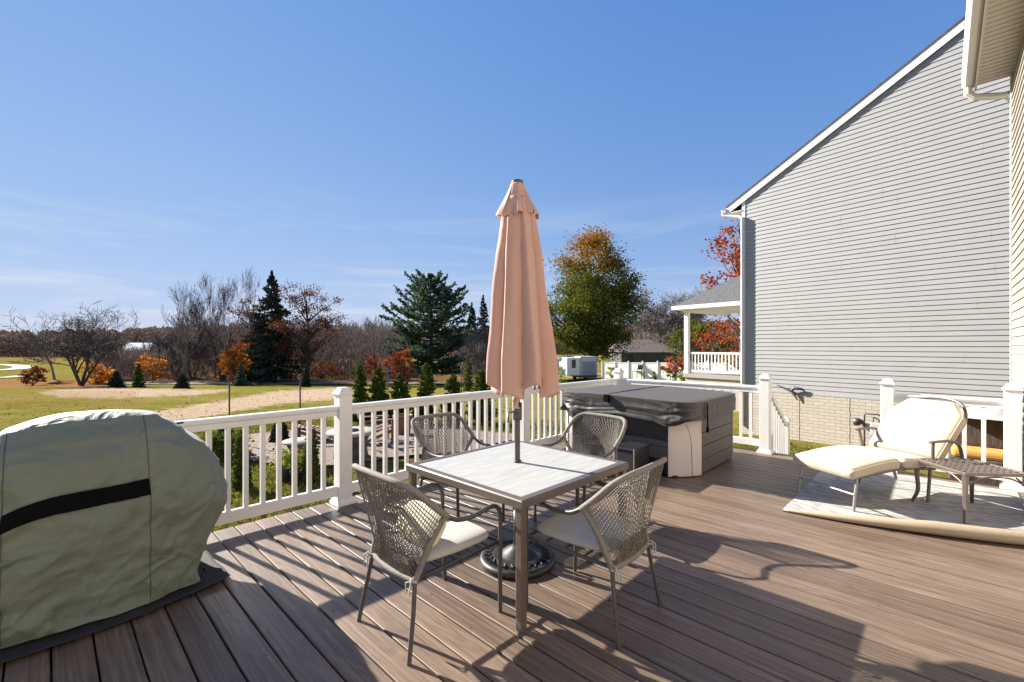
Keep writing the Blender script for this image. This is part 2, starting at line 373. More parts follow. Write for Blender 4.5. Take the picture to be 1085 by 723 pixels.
def ground_material():
    m = bpy.data.materials.new('lawn'); m.use_nodes = True
    t = m.node_tree; b = t.nodes['Principled BSDF']; n = t.nodes.new; l = t.links.new
    tcn = n('ShaderNodeTexCoord')
    def nz_(s, d=6, r=.6):
        x = n('ShaderNodeTexNoise'); x.inputs['Scale'].default_value = s; x.inputs['Detail'].default_value = d; x.inputs['Roughness'].default_value = r; l(tcn.outputs['Object'], x.inputs['Vector']); return x
    big = nz_(.16, 5); mid = nz_(1.1, 8, .78); fine = nz_(6, 9, .85)
    rp = n('ShaderNodeValToRGB'); e = rp.color_ramp.elements
    e[0].position = .34; e[0].color = (.036, .044, .008, 1); e[1].position = .62; e[1].color = (.24, .20, .045, 1)
    x = e.new(.5); x.color = (.135, .135, .022, 1)
    ad = n('ShaderNodeMath'); ad.operation = 'MULTIPLY_ADD'; ad.inputs[1].default_value = .5; l(fine.outputs['Fac'], ad.inputs[0])
    a2 = n('ShaderNodeMath'); a2.operation = 'MULTIPLY'; a2.inputs[1].default_value = .5; l(mid.outputs['Fac'], a2.inputs[0]); l(a2.outputs[0], ad.inputs[2])
    l(ad.outputs[0], rp.inputs['Fac'])
    # dry olive and straw coloured drifts in the turf
    rb = n('ShaderNodeMapRange'); rb.inputs['From Min'].default_value = .42; rb.inputs['From Max'].default_value = .66
    ab = n('ShaderNodeMath'); ab.operation = 'MULTIPLY_ADD'; ab.inputs[1].default_value = .35; l(mid.outputs['Fac'], ab.inputs[0])
    ab2 = n('ShaderNodeMath'); ab2.operation = 'MULTIPLY'; ab2.inputs[1].default_value = .65; l(big.outputs['Fac'], ab2.inputs[0]); l(ab2.outputs[0], ab.inputs[2]); l(ab.outputs[0], rb.inputs['Value'])
    rbm = n('ShaderNodeMath'); rbm.operation = 'MULTIPLY'; rbm.inputs[1].default_value = .75; l(rb.outputs[0], rbm.inputs[0])
    mxb = n('ShaderNodeMix'); mxb.data_type = 'RGBA'; mxb.inputs['B'].default_value = (.24, .18, .068, 1); l(rbm.outputs[0], mxb.inputs['Factor']); l(rp.outputs['Color'], mxb.inputs['A'])
    # straw / seeded soil where the attribute says so, edge broken by noise
    at_ = n('ShaderNodeAttribute'); at_.attribute_name = 'straw'
    ed = n('ShaderNodeMath'); ed.operation = 'MULTIPLY_ADD'; ed.inputs[1].default_value = 2.6; ed.inputs[2].default_value = -1.3; l(mid.outputs['Fac'], ed.inputs[0])
    sm = n('ShaderNodeMath'); sm.operation = 'ADD'; l(at_.outputs['Fac'], sm.inputs[0]); l(ed.outputs[0], sm.inputs[1])
    st = n('ShaderNodeMapRange'); st.inputs['From Min'].default_value = .40; st.inputs['From Max'].default_value = .62; l(sm.outputs[0], st.inputs['Value'])
    rs = n('ShaderNodeValToRGB'); e = rs.color_ramp.elements
    e[0].position = .36; e[0].color = (.16, .10, .06, 1); e[1].position = .60; e[1].color = (.52, .40, .28, 1)
    l(fine.outputs['Fac'], rs.inputs['Fac'])
    mx1 = n('ShaderNodeMix'); mx1.data_type = 'RGBA'; l(st.outputs[0], mx1.inputs['Factor']); l(mxb.outputs['Result'], mx1.inputs['A']); l(rs.outputs['Color'], mx1.inputs['B'])
    # fallen leaves: brown flecks driven by attribute + big noise
    at2 = n('ShaderNodeAttribute'); at2.attribute_name = 'leaves'
    s2 = n('ShaderNodeMath'); s2.operation = 'MULTIPLY_ADD'; s2.inputs[1].default_value = 1.6; s2.inputs[2].default_value = -.8; l(fine.outputs['Fac'], s2.inputs[0])
    s3 = n('ShaderNodeMath'); s3.operation = 'ADD'; l(s2.outputs[0], s3.inputs[0]); l(at2.outputs['Fac'], s3.inputs[1])
    s4 = n('ShaderNodeMapRange'); s4.inputs['From Min'].default_value = .35; s4.inputs['From Max'].default_value = .6; l(s3.outputs[0], s4.inputs['Value'])
    mx2 = n('ShaderNodeMix'); mx2.data_type = 'RGBA'; mx2.inputs['B'].default_value = (.22, .12, .05, 1); l(s4.outputs[0], mx2.inputs['Factor']); l(mx1.outputs['Result'], mx2.inputs['A'])
    l(mx2.outputs['Result'], b.inputs['Base Color']); b.inputs['Roughness'].default_value = .95; b.inputs['Specular IOR Level'].default_value = 0
    bp = n('ShaderNodeBump'); bp.inputs['Strength'].default_value = .9; bp.inputs['Distance'].default_value = .06; l(fine.outputs['Fac'], bp.inputs['Height']); l(bp.outputs[0], b.inputs['Normal'])
    return m
M['lawn'] = ground_material()

def table_material():
    m = mat('slate_tabletop', (.39, .392, .376), .5, col2=(.31, .315, .305), scale=3, stretch=(1.2, 9, 1), detail=7, spec=.5, bump=.03, bscale=30)
    return m
M['table'] = table_material()

def rug_material():
    m = bpy.data.materials.new('outdoor_rug'); m.use_nodes = True
    t = m.node_tree; b = t.nodes['Principled BSDF']; n = t.nodes.new; l = t.links.new
    tcn = n('ShaderNodeTexCoord'); mpn = n('ShaderNodeMapping'); mpn.inputs['Scale'].default_value = (2.6, .9, 1); l(tcn.outputs['Object'], mpn.inputs['Vector'])
    n2 = n('ShaderNodeTexNoise'); n2.inputs['Scale'].default_value = 1.0; n2.inputs['Detail'].default_value = 2.5; l(mpn.outputs[0], n2.inputs['Vector'])
    w1 = n('ShaderNodeMath'); w1.operation = 'MULTIPLY'; w1.inputs[1].default_value = 90; l(n2.outputs['Fac'], w1.inputs[0])
    sn = n('ShaderNodeMath'); sn.operation = 'SINE'; l(w1.outputs[0], sn.inputs[0])
    rp = n('ShaderNodeValToRGB'); e = rp.color_ramp.elements
    e[0].position = .15; e[0].color = (.28, .275, .265, 1); e[1].position = .75; e[1].color = (.40, .39, .375, 1)
    mr_ = n('ShaderNodeMapRange'); mr_.inputs['From Min'].default_value = -1; l(sn.outputs[0], mr_.inputs['Value']); l(mr_.outputs[0], rp.inputs['Fac'])
    l(rp.outputs['Color'], b.inputs['Base Color']); b.inputs['Roughness'].default_value = .95
    n3 = n('ShaderNodeTexNoise'); n3.inputs['Scale'].default_value = 200; l(tcn.outputs['Object'], n3.inputs['Vector'])
    bp = n('ShaderNodeBump'); bp.inputs['Strength'].default_value = .4; bp.inputs['Distance'].default_value = .004; l(n3.outputs['Fac'], bp.inputs['Height']); l(bp.outputs[0], b.inputs['Normal'])
    return m
M['rug'] = rug_material()

# ================================================================ SETTING
# ---- terrain
def straw_mask(px, py):
    v = 0
    def seg(x, pts):
        for (x0, y0), (x1, y1) in zip(pts, pts[1:]):
            if x0 <= x <= x1: return y0 + (y1 - y0) * (x - x0) / (x1 - x0)
        return None
    def band(top, bot):
        a, b_ = seg(px, top), seg(px, bot)
        if a is None or b_ is None: return 0
        s = min(py - a, b_ - py)
        return max(0, min(1, .5 + s / 7.0))
    v = max(v, band([(-80, 470), (60, 452), (180, 434), (292, 415), (352, 411), (372, 412)], [(-80, 490), (60, 478), (180, 448), (305, 427), (352, 424), (372, 413)]))
    v = max(v, band([(40, 416), (62, 413), (120, 411), (208, 413), (250, 413)], [(40, 417), (62, 421), (120, 422), (208, 419), (250, 414)]))
    return v
rings = [0.6]
while rings[-1] < 4200: rings.append(rings[-1] * 1.045 + .05)
NA = 420
verts = []; straw = []; leaves = []
for r in rings:
    for k in range(NA):
        a = 2 * math.pi * k / NA
        x, y = r * math.cos(a), r * math.sin(a)
        z = ground_h(x, y)
        d = x * CT + y * ST; lat = x * ST - y * CT
        if d > 6: z += .05 * noise.noise(Vector((x * .15, y * .15, 0)))
        if r > 900: z += min(60, (r - 900) * .012) * (.6 + .4 * noise.noise(Vector((x * .002, y * .002, 3))))
        verts.append((x, y, z))
        if d > 5:
            px = 542.5 + F * lat / d; py = 367 + F * (EYE - z) / d
            straw.append(straw_mask(px, py))
            lv = 0
            if 0 < px < 150 and 414 < py < 434: lv = .40
            if px < 118 and 402.5 < py < 411: lv = 1.3
            if 100 < px < 560 and 396 < py < 407.3: lv = .62
            if -200 < px < 560 and py < 384: lv = .45
            leaves.append(lv)
        else: straw.append(0); leaves.append(0)
verts = np.array(verts); nr = len(rings)
ii, kk = np.meshgrid(np.arange(nr - 1), np.arange(NA), indexing='ij'); k2 = (kk + 1) % NA
fc = np.stack([ii * NA + kk, (ii + 1) * NA + kk, (ii + 1) * NA + k2, ii * NA + k2], -1).reshape(-1, 4)
g = npmesh('ground', verts, fc, M['lawn']); tag(g, kind='structure')
for nm, dat in (('straw', straw), ('leaves', leaves)):
    at_ = g.data.attributes.new(nm, 'FLOAT', 'POINT'); at_.data.foreach_set('value', np.array(dat, np.float32))
g.data.polygons.foreach_set('use_smooth', [True] * len(g.data.polygons))

def ribbon(name, pts, wid, m, lift=.03):
    """pts: world points; ribbon follows ground"""
    b = MB(); vs_ = []
    for i, p in enumerate(pts):
        t = (pts[min(i + 1, len(pts) - 1)] - pts[max(i - 1, 0)]); t.z = 0; t.normalize(); s_ = Vector((-t.y, t.x, 0))
        for k in (-1, 1):
            q = p + s_ * k * wid / 2; q.z = ground_h(q.x, q.y) + .06 + lift; vs_.append(q)
    b.add(vs_, [(2 * i, 2 * i + 1, 2 * i + 3, 2 * i + 2) for i in range(len(pts) - 1)])
    return tag(b.build(name, m), kind='structure')
ribbon('road', [wl(x, 62.5) for x in range(-58, 60, 4)], 3.6, M['asphalt'])
def curve_px(ctrl, n=10):
    P = [at(a, b_) for a, b_ in ctrl]; P = [P[0] * 2 - P[1]] + P + [P[-1] * 2 - P[-2]]; o_ = []
    for i in range(1, len(P) - 2):
        for k in range(n):
            t = k / n; a, b_, c, d = P[i - 1], P[i], P[i + 1], P[i + 2]
            o_.append(.5 * ((2 * b_) + (c - a) * t + (2 * a - 5 * b_ + 4 * c - d) * t * t + (3 * b_ - a - 3 * c + d) * t ** 3))
    return o_ + [P[-2]]
ribbon('driveway', curve_px([(-90, 128), (-20, 127), (12, 122), (25, 111), (14, 100), (-25, 93), (-90, 89)]), 3.6, M['concrete'], .05)
ribbon('driveway', curve_px([(-120, 70), (-40, 71.5), (5, 73.5), (26, 78)]), 2.6, M['concrete'], .05)

# gravel patio
b = MB(); pc = wl(-2.6, 10.6); vs_ = []
n_ = 60
for k in range(n_):
    a = 2 * math.pi * k / n_
    rr_ = (1 + .10 * math.sin(3 * a + 1) + .05 * math.sin(7 * a))
    q = wl(-3.4 + 3.3 * rr_ * math.cos(a), 10.6 + 2.3 * rr_ * math.sin(a)); q.z = ground_h(q.x, q.y) + .075
    vs_.append(q)
b.add(vs_, [tuple(range(n_))]); tag(b.build('gravel_path', M['gravel']), kind='structure')

# ---- deck
DX0, DX1, DY0, DY1 = -3.2, 7.22, -.60, 4.31
PITCH = .1546
b = MB()
x = 2.181 - PITCH * 40
hw = (PITCH - .009) / 2
while x < DX1 - .05:
    c = x + PITCH / 2
    if c > DX0:
        xr = min(c + hw, DX1)
        sec = [(c - hw, -.025), (c - hw, -.004), (c - hw + .004, 0), (xr - .004, 0), (xr, -.004), (xr, -.025)]
        y1 = DY1 + random.Random(int(x * 999)).uniform(-.004, .004)
        b.prism(sec, (Vector((0, DY0, 0)), Vector((1, 0, 0)), Vector((0, 0, 1))), (Vector((0, y1, 0)), Vector((1, 0, 0)), Vector((0, 0, 1))))
    x += PITCH
deck = b.build('deck', M['deck']); tag(deck, kind='structure')
b = MB()
b.box2((DX0, DY1 - .08, -.26), (DX1 - .02, DY1 - .03, -.027)); b.box2((DX1 - .07, DY0, -.26), (DX1 - .03, DY1 - .085, -.027))
for k in range(13):
    yy = DY0 + .2 + k * .38; b.box2((DX0 + .02, yy, -.24), (DX1 - .075, yy + .04, -.028))
b.build('deck_joists', mat('joist', (.12, .09, .07), .9, var=.3), deck)

# ---- railing
def post(name, x, y, parent, z0=0.0, top=1.05, s=.127):
    b = MB(); h = s / 2
    b.cbox((x - h, y - h, z0), (x + h, y + h, z0 + top), .006)
    o = b.build(name, M['vinyl'], parent)
    c = MB()
    c.cbox((x - h - .012, y - h - .012, z0 + top + .001), (x + h + .012, y + h + .012, z0 + top + .022), .004)
    pr = []
    for r_, z in ((h + .002, .022), (h + .002, .036), (h - .01, .042), (h - .025, .07)):
        pr.append([(x - r_, y - r_, z0 + top + z), (x + r_, y - r_, z0 + top + z), (x + r_, y + r_, z0 + top + z), (x - r_, y + r_, z0 + top + z)])
    vs_ = [p for q in pr for p in q] + [(x, y, z0 + top + .075)]
    fs = [(i * 4 + k, i * 4 + (k + 1) % 4, (i + 1) * 4 + (k + 1) % 4, (i + 1) * 4 + k) for i in range(3) for k in range(4)] + [(12 + k, 12 + (k + 1) % 4, 16) for k in range(4)]
    c.add(vs_, fs, False)
    c.build('post_cap', M['cap'], o)
    k_ = MB(); hh = h
    pr = [(hh + .030, 0), (hh + .030, .02), (hh + .012, .05), (hh + .004, .06)]
    vs_ = [p for r_, z in pr for p in ((x - r_, y - r_, z0 + z), (x + r_, y - r_, z0 + z), (x + r_, y + r_, z0 + z), (x - r_, y + r_, z0 + z))]
    k_.add(vs_, [(i * 4 + k, i * 4 + (k + 1) % 4, (i + 1) * 4 + (k + 1) % 4, (i + 1) * 4 + k) for i in range(3) for k in range(4)], False)
    k_.build('post_skirt', M['cap'], o)
    return o
def rail_section(p0, p1, parent, pitch=.127, z0=0):
    p0, p1 = Vector(p0), Vector(p1); d = p1 - p0; Ln = d.length; d.normalize(); s_ = Vector((-d.y, d.x, 0)); up = Vector((0, 0, 1))
    def rail(name, sec):
        b = MB(); a = p0 + d * .065; e = p1 - d * .065
        b.prism(sec, (a, s_, up), (e, s_, up)); return b.build(name, M['vinyl'], parent)
    rail('top_rail', [(-.022, .855), (-.022, .90), (-.036, .912), (-.040, .932), (-.032, .946), (-.012, .952), (.012, .952), (.032, .946), (.040, .932), (.036, .912), (.022, .90), (.022, .855)])
    rail('bottom_rail', [(-.024, .085), (-.024, .172), (-.016, .180), (.016, .180), (.024, .172), (.024, .085)])
    n = max(1, round((Ln - .127) / pitch) - 1); st = (Ln - .127) / (n + 1)
    for k in range(n):
        c = p0 + d * (.0635 + st * (k + 1))
        b = MB(); h = .018
        b.box2((c.x - h, c.y - h, .1815), (c.x + h, c.y + h, .8535)); b.build('baluster', M['vinyl'], parent)
RY, RX = 4.2, 7.12
rl = thing('deck_railing', 'long white vinyl deck railing running behind the grill, table and hot tub', 'railing')
px_ = [-.6, 2.0, 4.6]
for x in px_: post('post', x, RY, rl)
post('post', RX, RY, rl); post('post', RX, 1.83, rl)
for a_, b_ in ((-.6, 2.0), (2.0, 4.6), (4.6, RX)): rail_section((a_, RY, 0), (b_, RY, 0), rl, .13)
rail_section((RX, RY, 0), (RX, 1.83, 0), rl, .13)
rl2 = thing('deck_railing', 'short white vinyl railing behind the cream chaise lounge', 'railing')
post('post', RX, .49, rl2); post('post', RX, -.53, rl2)
rail_section((RX, .49, 0), (RX, -.53, 0), rl2, .14)
# stairs down from the deck with slanted handrail
stt = thing('deck_stairs', 'wooden stairs with slanting white handrail leaving the far edge of the deck', 'stairs')
for k in range(4):
    z = -.17 * (k + 1); x = DX1 + .28 * k
    b = MB(); b.cbox((x, .56, z - .03), (x + .29, 1.76, z), .004); b.build('step', M['deck'], stt)
for yy in (.57, 1.72):
    sb_ = MB()
    sb_.add([(DX1 - .02, yy, -.05), (DX1 + 1.12, yy, -.72), (DX1 + .9, yy, -.74), (DX1 - .02, yy, -.27), (DX1 - .02, yy + .03, -.05), (DX1 + 1.12, yy + .03, -.72), (DX1 + .9, yy + .03, -.74), (DX1 - .02, yy + .03, -.27)],
            [(0, 1, 2, 3), (7, 6, 5, 4), (0, 4, 5, 1), (1, 5, 6, 2), (2, 6, 7, 3), (3, 7, 4, 0)])
    sb_.build('stringer', M['vinyl'], stt)
for yy in (1.83, .49):
    p0 = Vector((RX + .07, yy, .90)); p1 = Vector((RX + 1.08, yy, .27))
    b = MB(); u = (p1 - p0).normalized(); s_ = Vector((0, 1, 0)); v_ = u.cross(s_) * -1
    b.prism([(-.032, -.03), (-.032, .03), (.032, .03), (.032, -.03)], (p0, s_, v_), (p1, s_, v_)); b.build('handrail', M['cap'], stt)
    b = MB(); q0 = p0 + Vector((0, 0, -.78)); q1 = p1 + Vector((0, 0, -.78))
    b.prism([(-.022, -.04), (-.022, .04), (.022, .04), (.022, -.04)], (q0, s_, v_), (q1, s_, v_)); b.build('bottom_rail', M['vinyl'], stt)
    for k in range(7):
        t = (k + 1) / 8; c = p0.lerp(p1, t)
        b = MB(); b.box2((c.x - .018, c.y - .018, c.z - .76), (c.x + .018, c.y + .018, c.z - .03)); b.build('baluster', M['vinyl'], stt)
    post('newel_post', RX + 1.14, yy, stt, z0=-.69, top=1.0, s=.10)

# ---- siding helper
def siding(name, origin, du, z0, z1, course, lim, m, parent, proud=.0145, outn=None):
    """lim(z)->(s0,s1) extent along du at height z"""
    o = Vector(origin); du = Vector(du).normalized(); nn = Vector(outn).normalized()
    b = MB(); z = z0
    while z < z1 - .001:
        zt = min(z + course, z1)
        a0, a1 = lim(z); c0, c1 = lim(zt)
        kk_ = int(round((z - z0) / course)) // 2; jt = random.Random(kk_ * 7 + 3).uniform(.4, 3.4)
        if a1 - a0 > .01:
            if c1 < c0: c0 = c1 = (c0 + c1) / 2
            P = lambda s_, zz, off: Vector((o.x, o.y, 0)) + du * s_ + nn * off + Vector((0, 0, zz))
            b.add([P(a0, z, proud), P(a1, z, proud), P(c1, zt, .002), P(c0, zt, .002), P(a0, z, 0), P(a1, z, 0)], [(0, 1, 2, 3), (4, 5, 1, 0)], False)
        while jt < a1 - .3:          # overlapping panel ends
            if jt > a0 + .3 and jt > c0 + .1 and jt < c1 - .1:
                P = lambda s_, zz, off: Vector((o.x, o.y, 0)) + du * s_ + nn * off + Vector((0, 0, zz))
                q = [P(jt, z + .0005, proud + .0012), P(jt + .045, z + .0005, proud + .0012), P(jt + .045, zt - .001, .0032), P(jt, zt - .001, .0032)]
                b.add(q, [(0, 1, 2, 3)], False)
            jt += 3.66
        z = zt
    return b.build(name, m, parent)

# ---- neighbour's grey house
A = at(787, 11.8); B_ = at(1061, 8.1); A.z = B_.z = 0
du = (B_ - A).normalized()                    # along the gable wall away from its left corner
nrm = Vector((du.y, -du.x, 0));               # candidates
if nrm.dot(Vector((-1, 0, 0))) < 0: nrm = -nrm
back = -nrm
SB = 1.52 - 1.12; EAVE = 1.52 + 3.83; SLOPE = .535; SPAN = 13.0
gh = thing('grey_house', 'two storey neighbouring house with grey lap siding gable over a cream brick base', 'house', A)
gh_m = Matrix.Translation(-A)
rzh = math.atan2(du.y, du.x)
gh.rotation_euler = (0, 0, rzh)
# local frame: x along du, y = toward the viewer (outward) or inward
sgn = 1 if (Matrix.Rotation(rzh, 3, 'Z') @ Vector((0, 1, 0))).dot(nrm) > 0 else -1
def LY(v): return sgn * v      # v>0 = outward toward the deck
def lim(z):
    if z <= EAVE: return (0.0, SPAN)
    q = (z - EAVE) / SLOPE; return (q, SPAN - q)
siding('gable_siding', (0, 0, 0), (1, 0, 0), SB, EAVE + SLOPE * SPAN / 2 - .1, .1016, lim, M['grey_siding'], gh, outn=(0, LY(1), 0))
b = MB()
D_ = 11.0
b.add([(0, 0, -.9), (SPAN, 0, -.9), (SPAN, 0, EAVE), (SPAN / 2, 0, EAVE + SLOPE * SPAN / 2), (0, 0, EAVE)] + [(0, LY(-D_), -.9), (SPAN, LY(-D_), -.9), (SPAN, LY(-D_), EAVE), (SPAN / 2, LY(-D_), EAVE + SLOPE * SPAN / 2), (0, LY(-D_), EAVE)],
      [(0, 1, 2, 3, 4), (9, 8, 7, 6, 5), (0, 4, 9, 5), (1, 6, 7, 2)])
b.build('wall', M['grey_siding'], gh)
b = MB(); b.box2((-.0, LY(.0), -1.2), (SPAN, LY(.03), SB - .012)); b.build('brick_base', M['brick'], gh)
bb_ = [o for o in gh.children if o.name.startswith('brick_base')][0]
for xj in (1.35, 2.35, 3.4):
    b = MB(); b.tube([(xj + .006 * math.sin(k * 2.3), LY(.031), -1.1 + k * (SB + 1.08) / 12) for k in range(13)], .0045, 4); b.build('mortar_crack', M['wood_brown'], bb_)
b = MB(); b.box2((0, LY(.004), SB - .03), (SPAN, LY(.035), SB - .001)); b.build('starter_strip', M['grey_siding'], gh)
b = MB(); b.box2((-.012, LY(-.07), -.0 + SB), (.07, LY(.024), EAVE - .02)); b.build('corner_trim', M['white_trim'], gh)
# roof slabs with overhangs
OV = .42; TK = .16
def roofpt(s_, y, off=0):
    z = EAVE + SLOPE * s_ + off + .12 if s_ <= SPAN / 2 else EAVE + SLOPE * (SPAN - s_) + off + .12
    return (s_, y, z)
for side in (0, 1):
    s0, s1 = ((-OV, SPAN / 2) if side == 0 else (SPAN + OV, SPAN / 2))
    b = MB(); yo, yi = LY(.075), LY(-D_ - .26)
    def q(s_, y, off):
        ss = s_ if side == 0 else SPAN - s_
        return (s_, y, EAVE + SLOPE * ss + .12 + off)
    v_ = [q(s0, yo, 0), q(s1, yo, 0), q(s1, yi, 0), q(s0, yi, 0), q(s0, yo, .035), q(s1, yo, .035), q(s1, yi, .035), q(s0, yi, .035)]
    b.add(v_, [(0, 1, 2, 3), (7, 6, 5, 4), (0, 4, 5, 1), (1, 5, 6, 2), (2, 6, 7, 3), (3, 7, 4, 0)])
    rf = b.build('roof', M['shingle'], gh)
    b = MB()   # rake board
    y2 = LY(.060)
    v_ = [q(s0, y2, -.002), q(s1, y2, -.002), q(s1, LY(.036), -.002), q(s0, LY(.036), -.002), q(s0, y2, -.19), q(s1, y2, -.19), q(s1, LY(.036), -.19), q(s0, LY(.036), -.19)]
    b.add(v_, [(0, 1, 2, 3), (7, 6, 5, 4), (0, 4, 5, 1), (1, 5, 6, 2), (2, 6, 7, 3), (3, 7, 4, 0)])
    b.build('rake_board', M['white_trim'], rf)
    b = MB()   # rake soffit
    v_ = [q(s0, LY(.034), -.12), q(s1, LY(.034), -.12), q(s1, LY(.01), -.12), q(s0, LY(.01), -.12), q(s0, LY(.034), -.135), q(s1, LY(.034), -.135), q(s1, LY(.01), -.135), q(s0, LY(.01), -.135)]
    b.add(v_, [(0, 1, 2, 3), (7, 6, 5, 4), (0, 4, 5, 1), (1, 5, 6, 2), (2, 6, 7, 3), (3, 7, 4, 0)]); b.build('soffit', M['white_trim'], rf)
# eave soffit/fascia + gutter + downspout
ze = EAVE + .12 - SLOPE * OV
b = MB(); b.box2((-OV + .015, LY(.05), ze - .16), (-.0, LY(-D_), ze - .145)); b.build('eave_soffit', M['white_trim'], gh)
b = MB(); b.box2((-OV + .0, LY(.05), ze - .17), (-OV + .014, LY(-D_), ze - .012)); b.build('fascia', M['white_trim'], gh)
b = MB(); sec = [(0, 0), (0, -.11), (-.03, -.125), (-.085, -.12), (-.11, -.07), (-.115, 0), (-.108, 0), (-.10, -.06), (-.08, -.112), (-.032, -.117), (-.006, -.10), (-.006, 0)]
b.prism(sec, (Vector((-OV - .001, LY(.1), ze - .02)), Vector((1, 0, 0)), Vector((0, 0, 1))), (Vector((-OV - .001, LY(-D_), ze - .02)), Vector((1, 0, 0)), Vector((0, 0, 1)))); b.build('gutter', M['white_trim'], gh)
b = MB(); b.smooth = False
b.tube([(-OV - .05, LY(.10), ze - .13), (-OV - .05, LY(.10), ze - .20), (-.06, LY(.075), ze - .32), (.03, LY(.075), ze - .37), (.03, LY(.075), ze - .6), (.03, LY(.075), -.55)], .048, 8, flat=.8, smooth=False); b.build('downspout', M['white_trim'], gh)

# side porch attached behind: built as its own house wing, part of the grey house
def porch():
    pl = lambda x, y, z: (x, LY(y), z)
    # world target: post at px 728, depth 18.7
    inv = (Matrix.Translation(A) @ Matrix.Rotation(rzh, 4, 'Z')).inverted()
    P0 = inv @ at(728, 18.6)
    x0 = P0.x; y0 = P0.y
    fz = .40; ez = 2.92
    b = MB(); y1 = y0 + LY(-3.2)
    b.box2((x0 - .12, y0 + LY(.12), fz - .16), (0 - .005, y1, fz)); b.build('porch_floor', M['concrete'], gh)
    b = MB(); b.box2((x0 - .05, y0 + LY(.05), -1.6), (0 - .005, y1, fz - .162)); b.build('porch_base', M['brick'], gh)
    for xx in (x0, x0 * .35):
        b = MB(); b.cbox((xx - .085, y0 - .085, fz + .001), (xx + .085, y0 + .085, ez), .008)
        b.box2((xx - .11, y0 - .11, fz + .0012), (xx + .11, y0 + .11, fz + .12)); b.build('porch_post', M['white_trim'], gh) if xx == x0 else None
    b = MB(); b.box2((x0 - .14, y0 - .1, ez + .001), (-.004, y0 + .1, ez + .22)); b.box2((x0 - .1, y0 + LY(-.1), ez + .001), (x0 + .1, y1, ez + .22)); b.build('porch_beam', M['white_trim'], gh)
    b = MB(); ex = x0 - .45; ey = y0 + LY(.4); rr_ = 1.75
    zt = ez + .24; rise = 1.5
    yb = y1 + LY(-.2); 
    v_ = [(ex, ey, zt), (.0, ey, zt), (0, ey + LY(-2.2), zt + rise), (ex + 2.3, ey + LY(-2.2), zt + rise), (ex, yb, zt), (0, yb, zt)]
    b.add(v_, [(0, 1, 2, 3), (0, 3, 4), (3, 2, 5, 4), (0, 4, 5, 1)]); pr = b.build('porch_roof', M['shingle'], gh)
    b = MB(); b.box2((ex - .01, ey + LY(.012), zt - .13), (-.003, ey + LY(-.01), zt + .02)); b.box2((ex - .012, ey + LY(-.012), zt - .13), (ex + .01, yb, zt + .02)); b.box2((ex + .011, ey + LY(-.011), zt - .13), (-.006, yb + LY(.02), zt - .115)); b.build('porch_fascia', M['white_trim'], pr)
    # railing
    b = MB(); b.box2((x0 + .09, y0 - .03, fz + .80), (-.01, y0 + .03, fz + .88)); b.box2((x0 + .09, y0 - .03, fz + .08), (-.01, y0 + .03, fz + .15)); b.build('porch_rail', M['white_trim'], gh)
    n = int((0 - x0) / .14)
    b = MB()
    for k in range(1, n):
        xx = x0 + .09 + k * .14; b.box2((xx - .02, y0 - .018, fz + .151), (xx + .02, y0 + .018, fz + .799))
    b.box2((x0 * .35 - .07, y0 - .07, fz + .002), (x0 * .35 + .07, y0 + .07, fz + .98))
    b.build('porch_balusters', M['white_trim'], gh)
    # dark opening grille under the porch
    b = MB(); gx = x0 * .52
    b.box2((gx, y0 + LY(.052), -.62), (-.25, y0 + LY(.09), fz - .2))
    for k in range(9): b.box2((gx + .02, y0 + LY(.092), -.58 + k * .09), (-.27, y0 + LY(.11), -.55 + k * .09))
    b.build('vent_grille', M['black'], gh)
    b = MB(); b.box2((gx + .35, y0 + LY(.112), fz - .42), (gx + .68, y0 + LY(.118), fz - .33)); b.build('warning_sticker', M['red'], gh)
porch()
# gas meter on the brick base
inv = (Matrix.Translation(A) @ Matrix.Rotation(rzh, 4, 'Z')).inverted()
gml = (at(925, 9.55) - A).dot(du)
gmw = A + du * gml + nrm * .03
gm = thing('gas_meter', 'grey gas meter with looped pipe on the cream brick wall', 'gas meter', (gmw.x, gmw.y, -.35), rzh)
b = MB(); b.cbox((-.02, LY(.1) - .08, -.02), (.20, LY(.1) + .08, .26), .03); b.build('meter_body', M['greybox'], gm)
b = MB(); b.tube([(.16, LY(.1), .26), (.16, LY(.1), .40), (.10, LY(.1), .43), (-.10, LY(.1), .43), (-.13, LY(.1), .40), (-.13, LY(.1), -.1), (-.13, LY(.1), -.45)], .017, 8); b.tube([(.02, LY(.1), .26), (.02, LY(.1), .35), (.02, LY(.0), .35)], .015, 8); b.build('pipe', M['metal_dark'], gm)
b = MB(); b.tube([(-.32, LY(.12), .24), (-.30, LY(.12), .24), (-.22, LY(.12), .24), (-.13, LY(.1), .24)], [.03, .085, .085, .02], 14); b.build('regulator', M['metal_dark'], gm)
# cast shadow modelled as an added dark hook on siding
wl_s = (at(838, 10.75) - A).dot(du); ww = A + du * wl_s + nrm * .02
hk = thing('shadow_shape', 'added black shape standing in for a cast shadow above the brick on grey siding', 'shadow shape', (ww.x, ww.y, .42), rzh)
b = MB(); b.tube([(-.35, LY(.03), .14), (-.1, LY(.05), .05), (.02, LY(.06), 0), (.12, LY(.05), -.2)], [.012, .03, .035, .01], 6)
b.build('shadow_arm', M['metal_dark'], hk)
b = MB(); b.tube([(-.04, LY(.05), .02), (.06, LY(.09), .10), (.22, LY(.06), .08), (.28, LY(.03), .03)], [.02, .05, .03, .008], 6); b.build('shadow_hook', M['metal_dark'], hk)

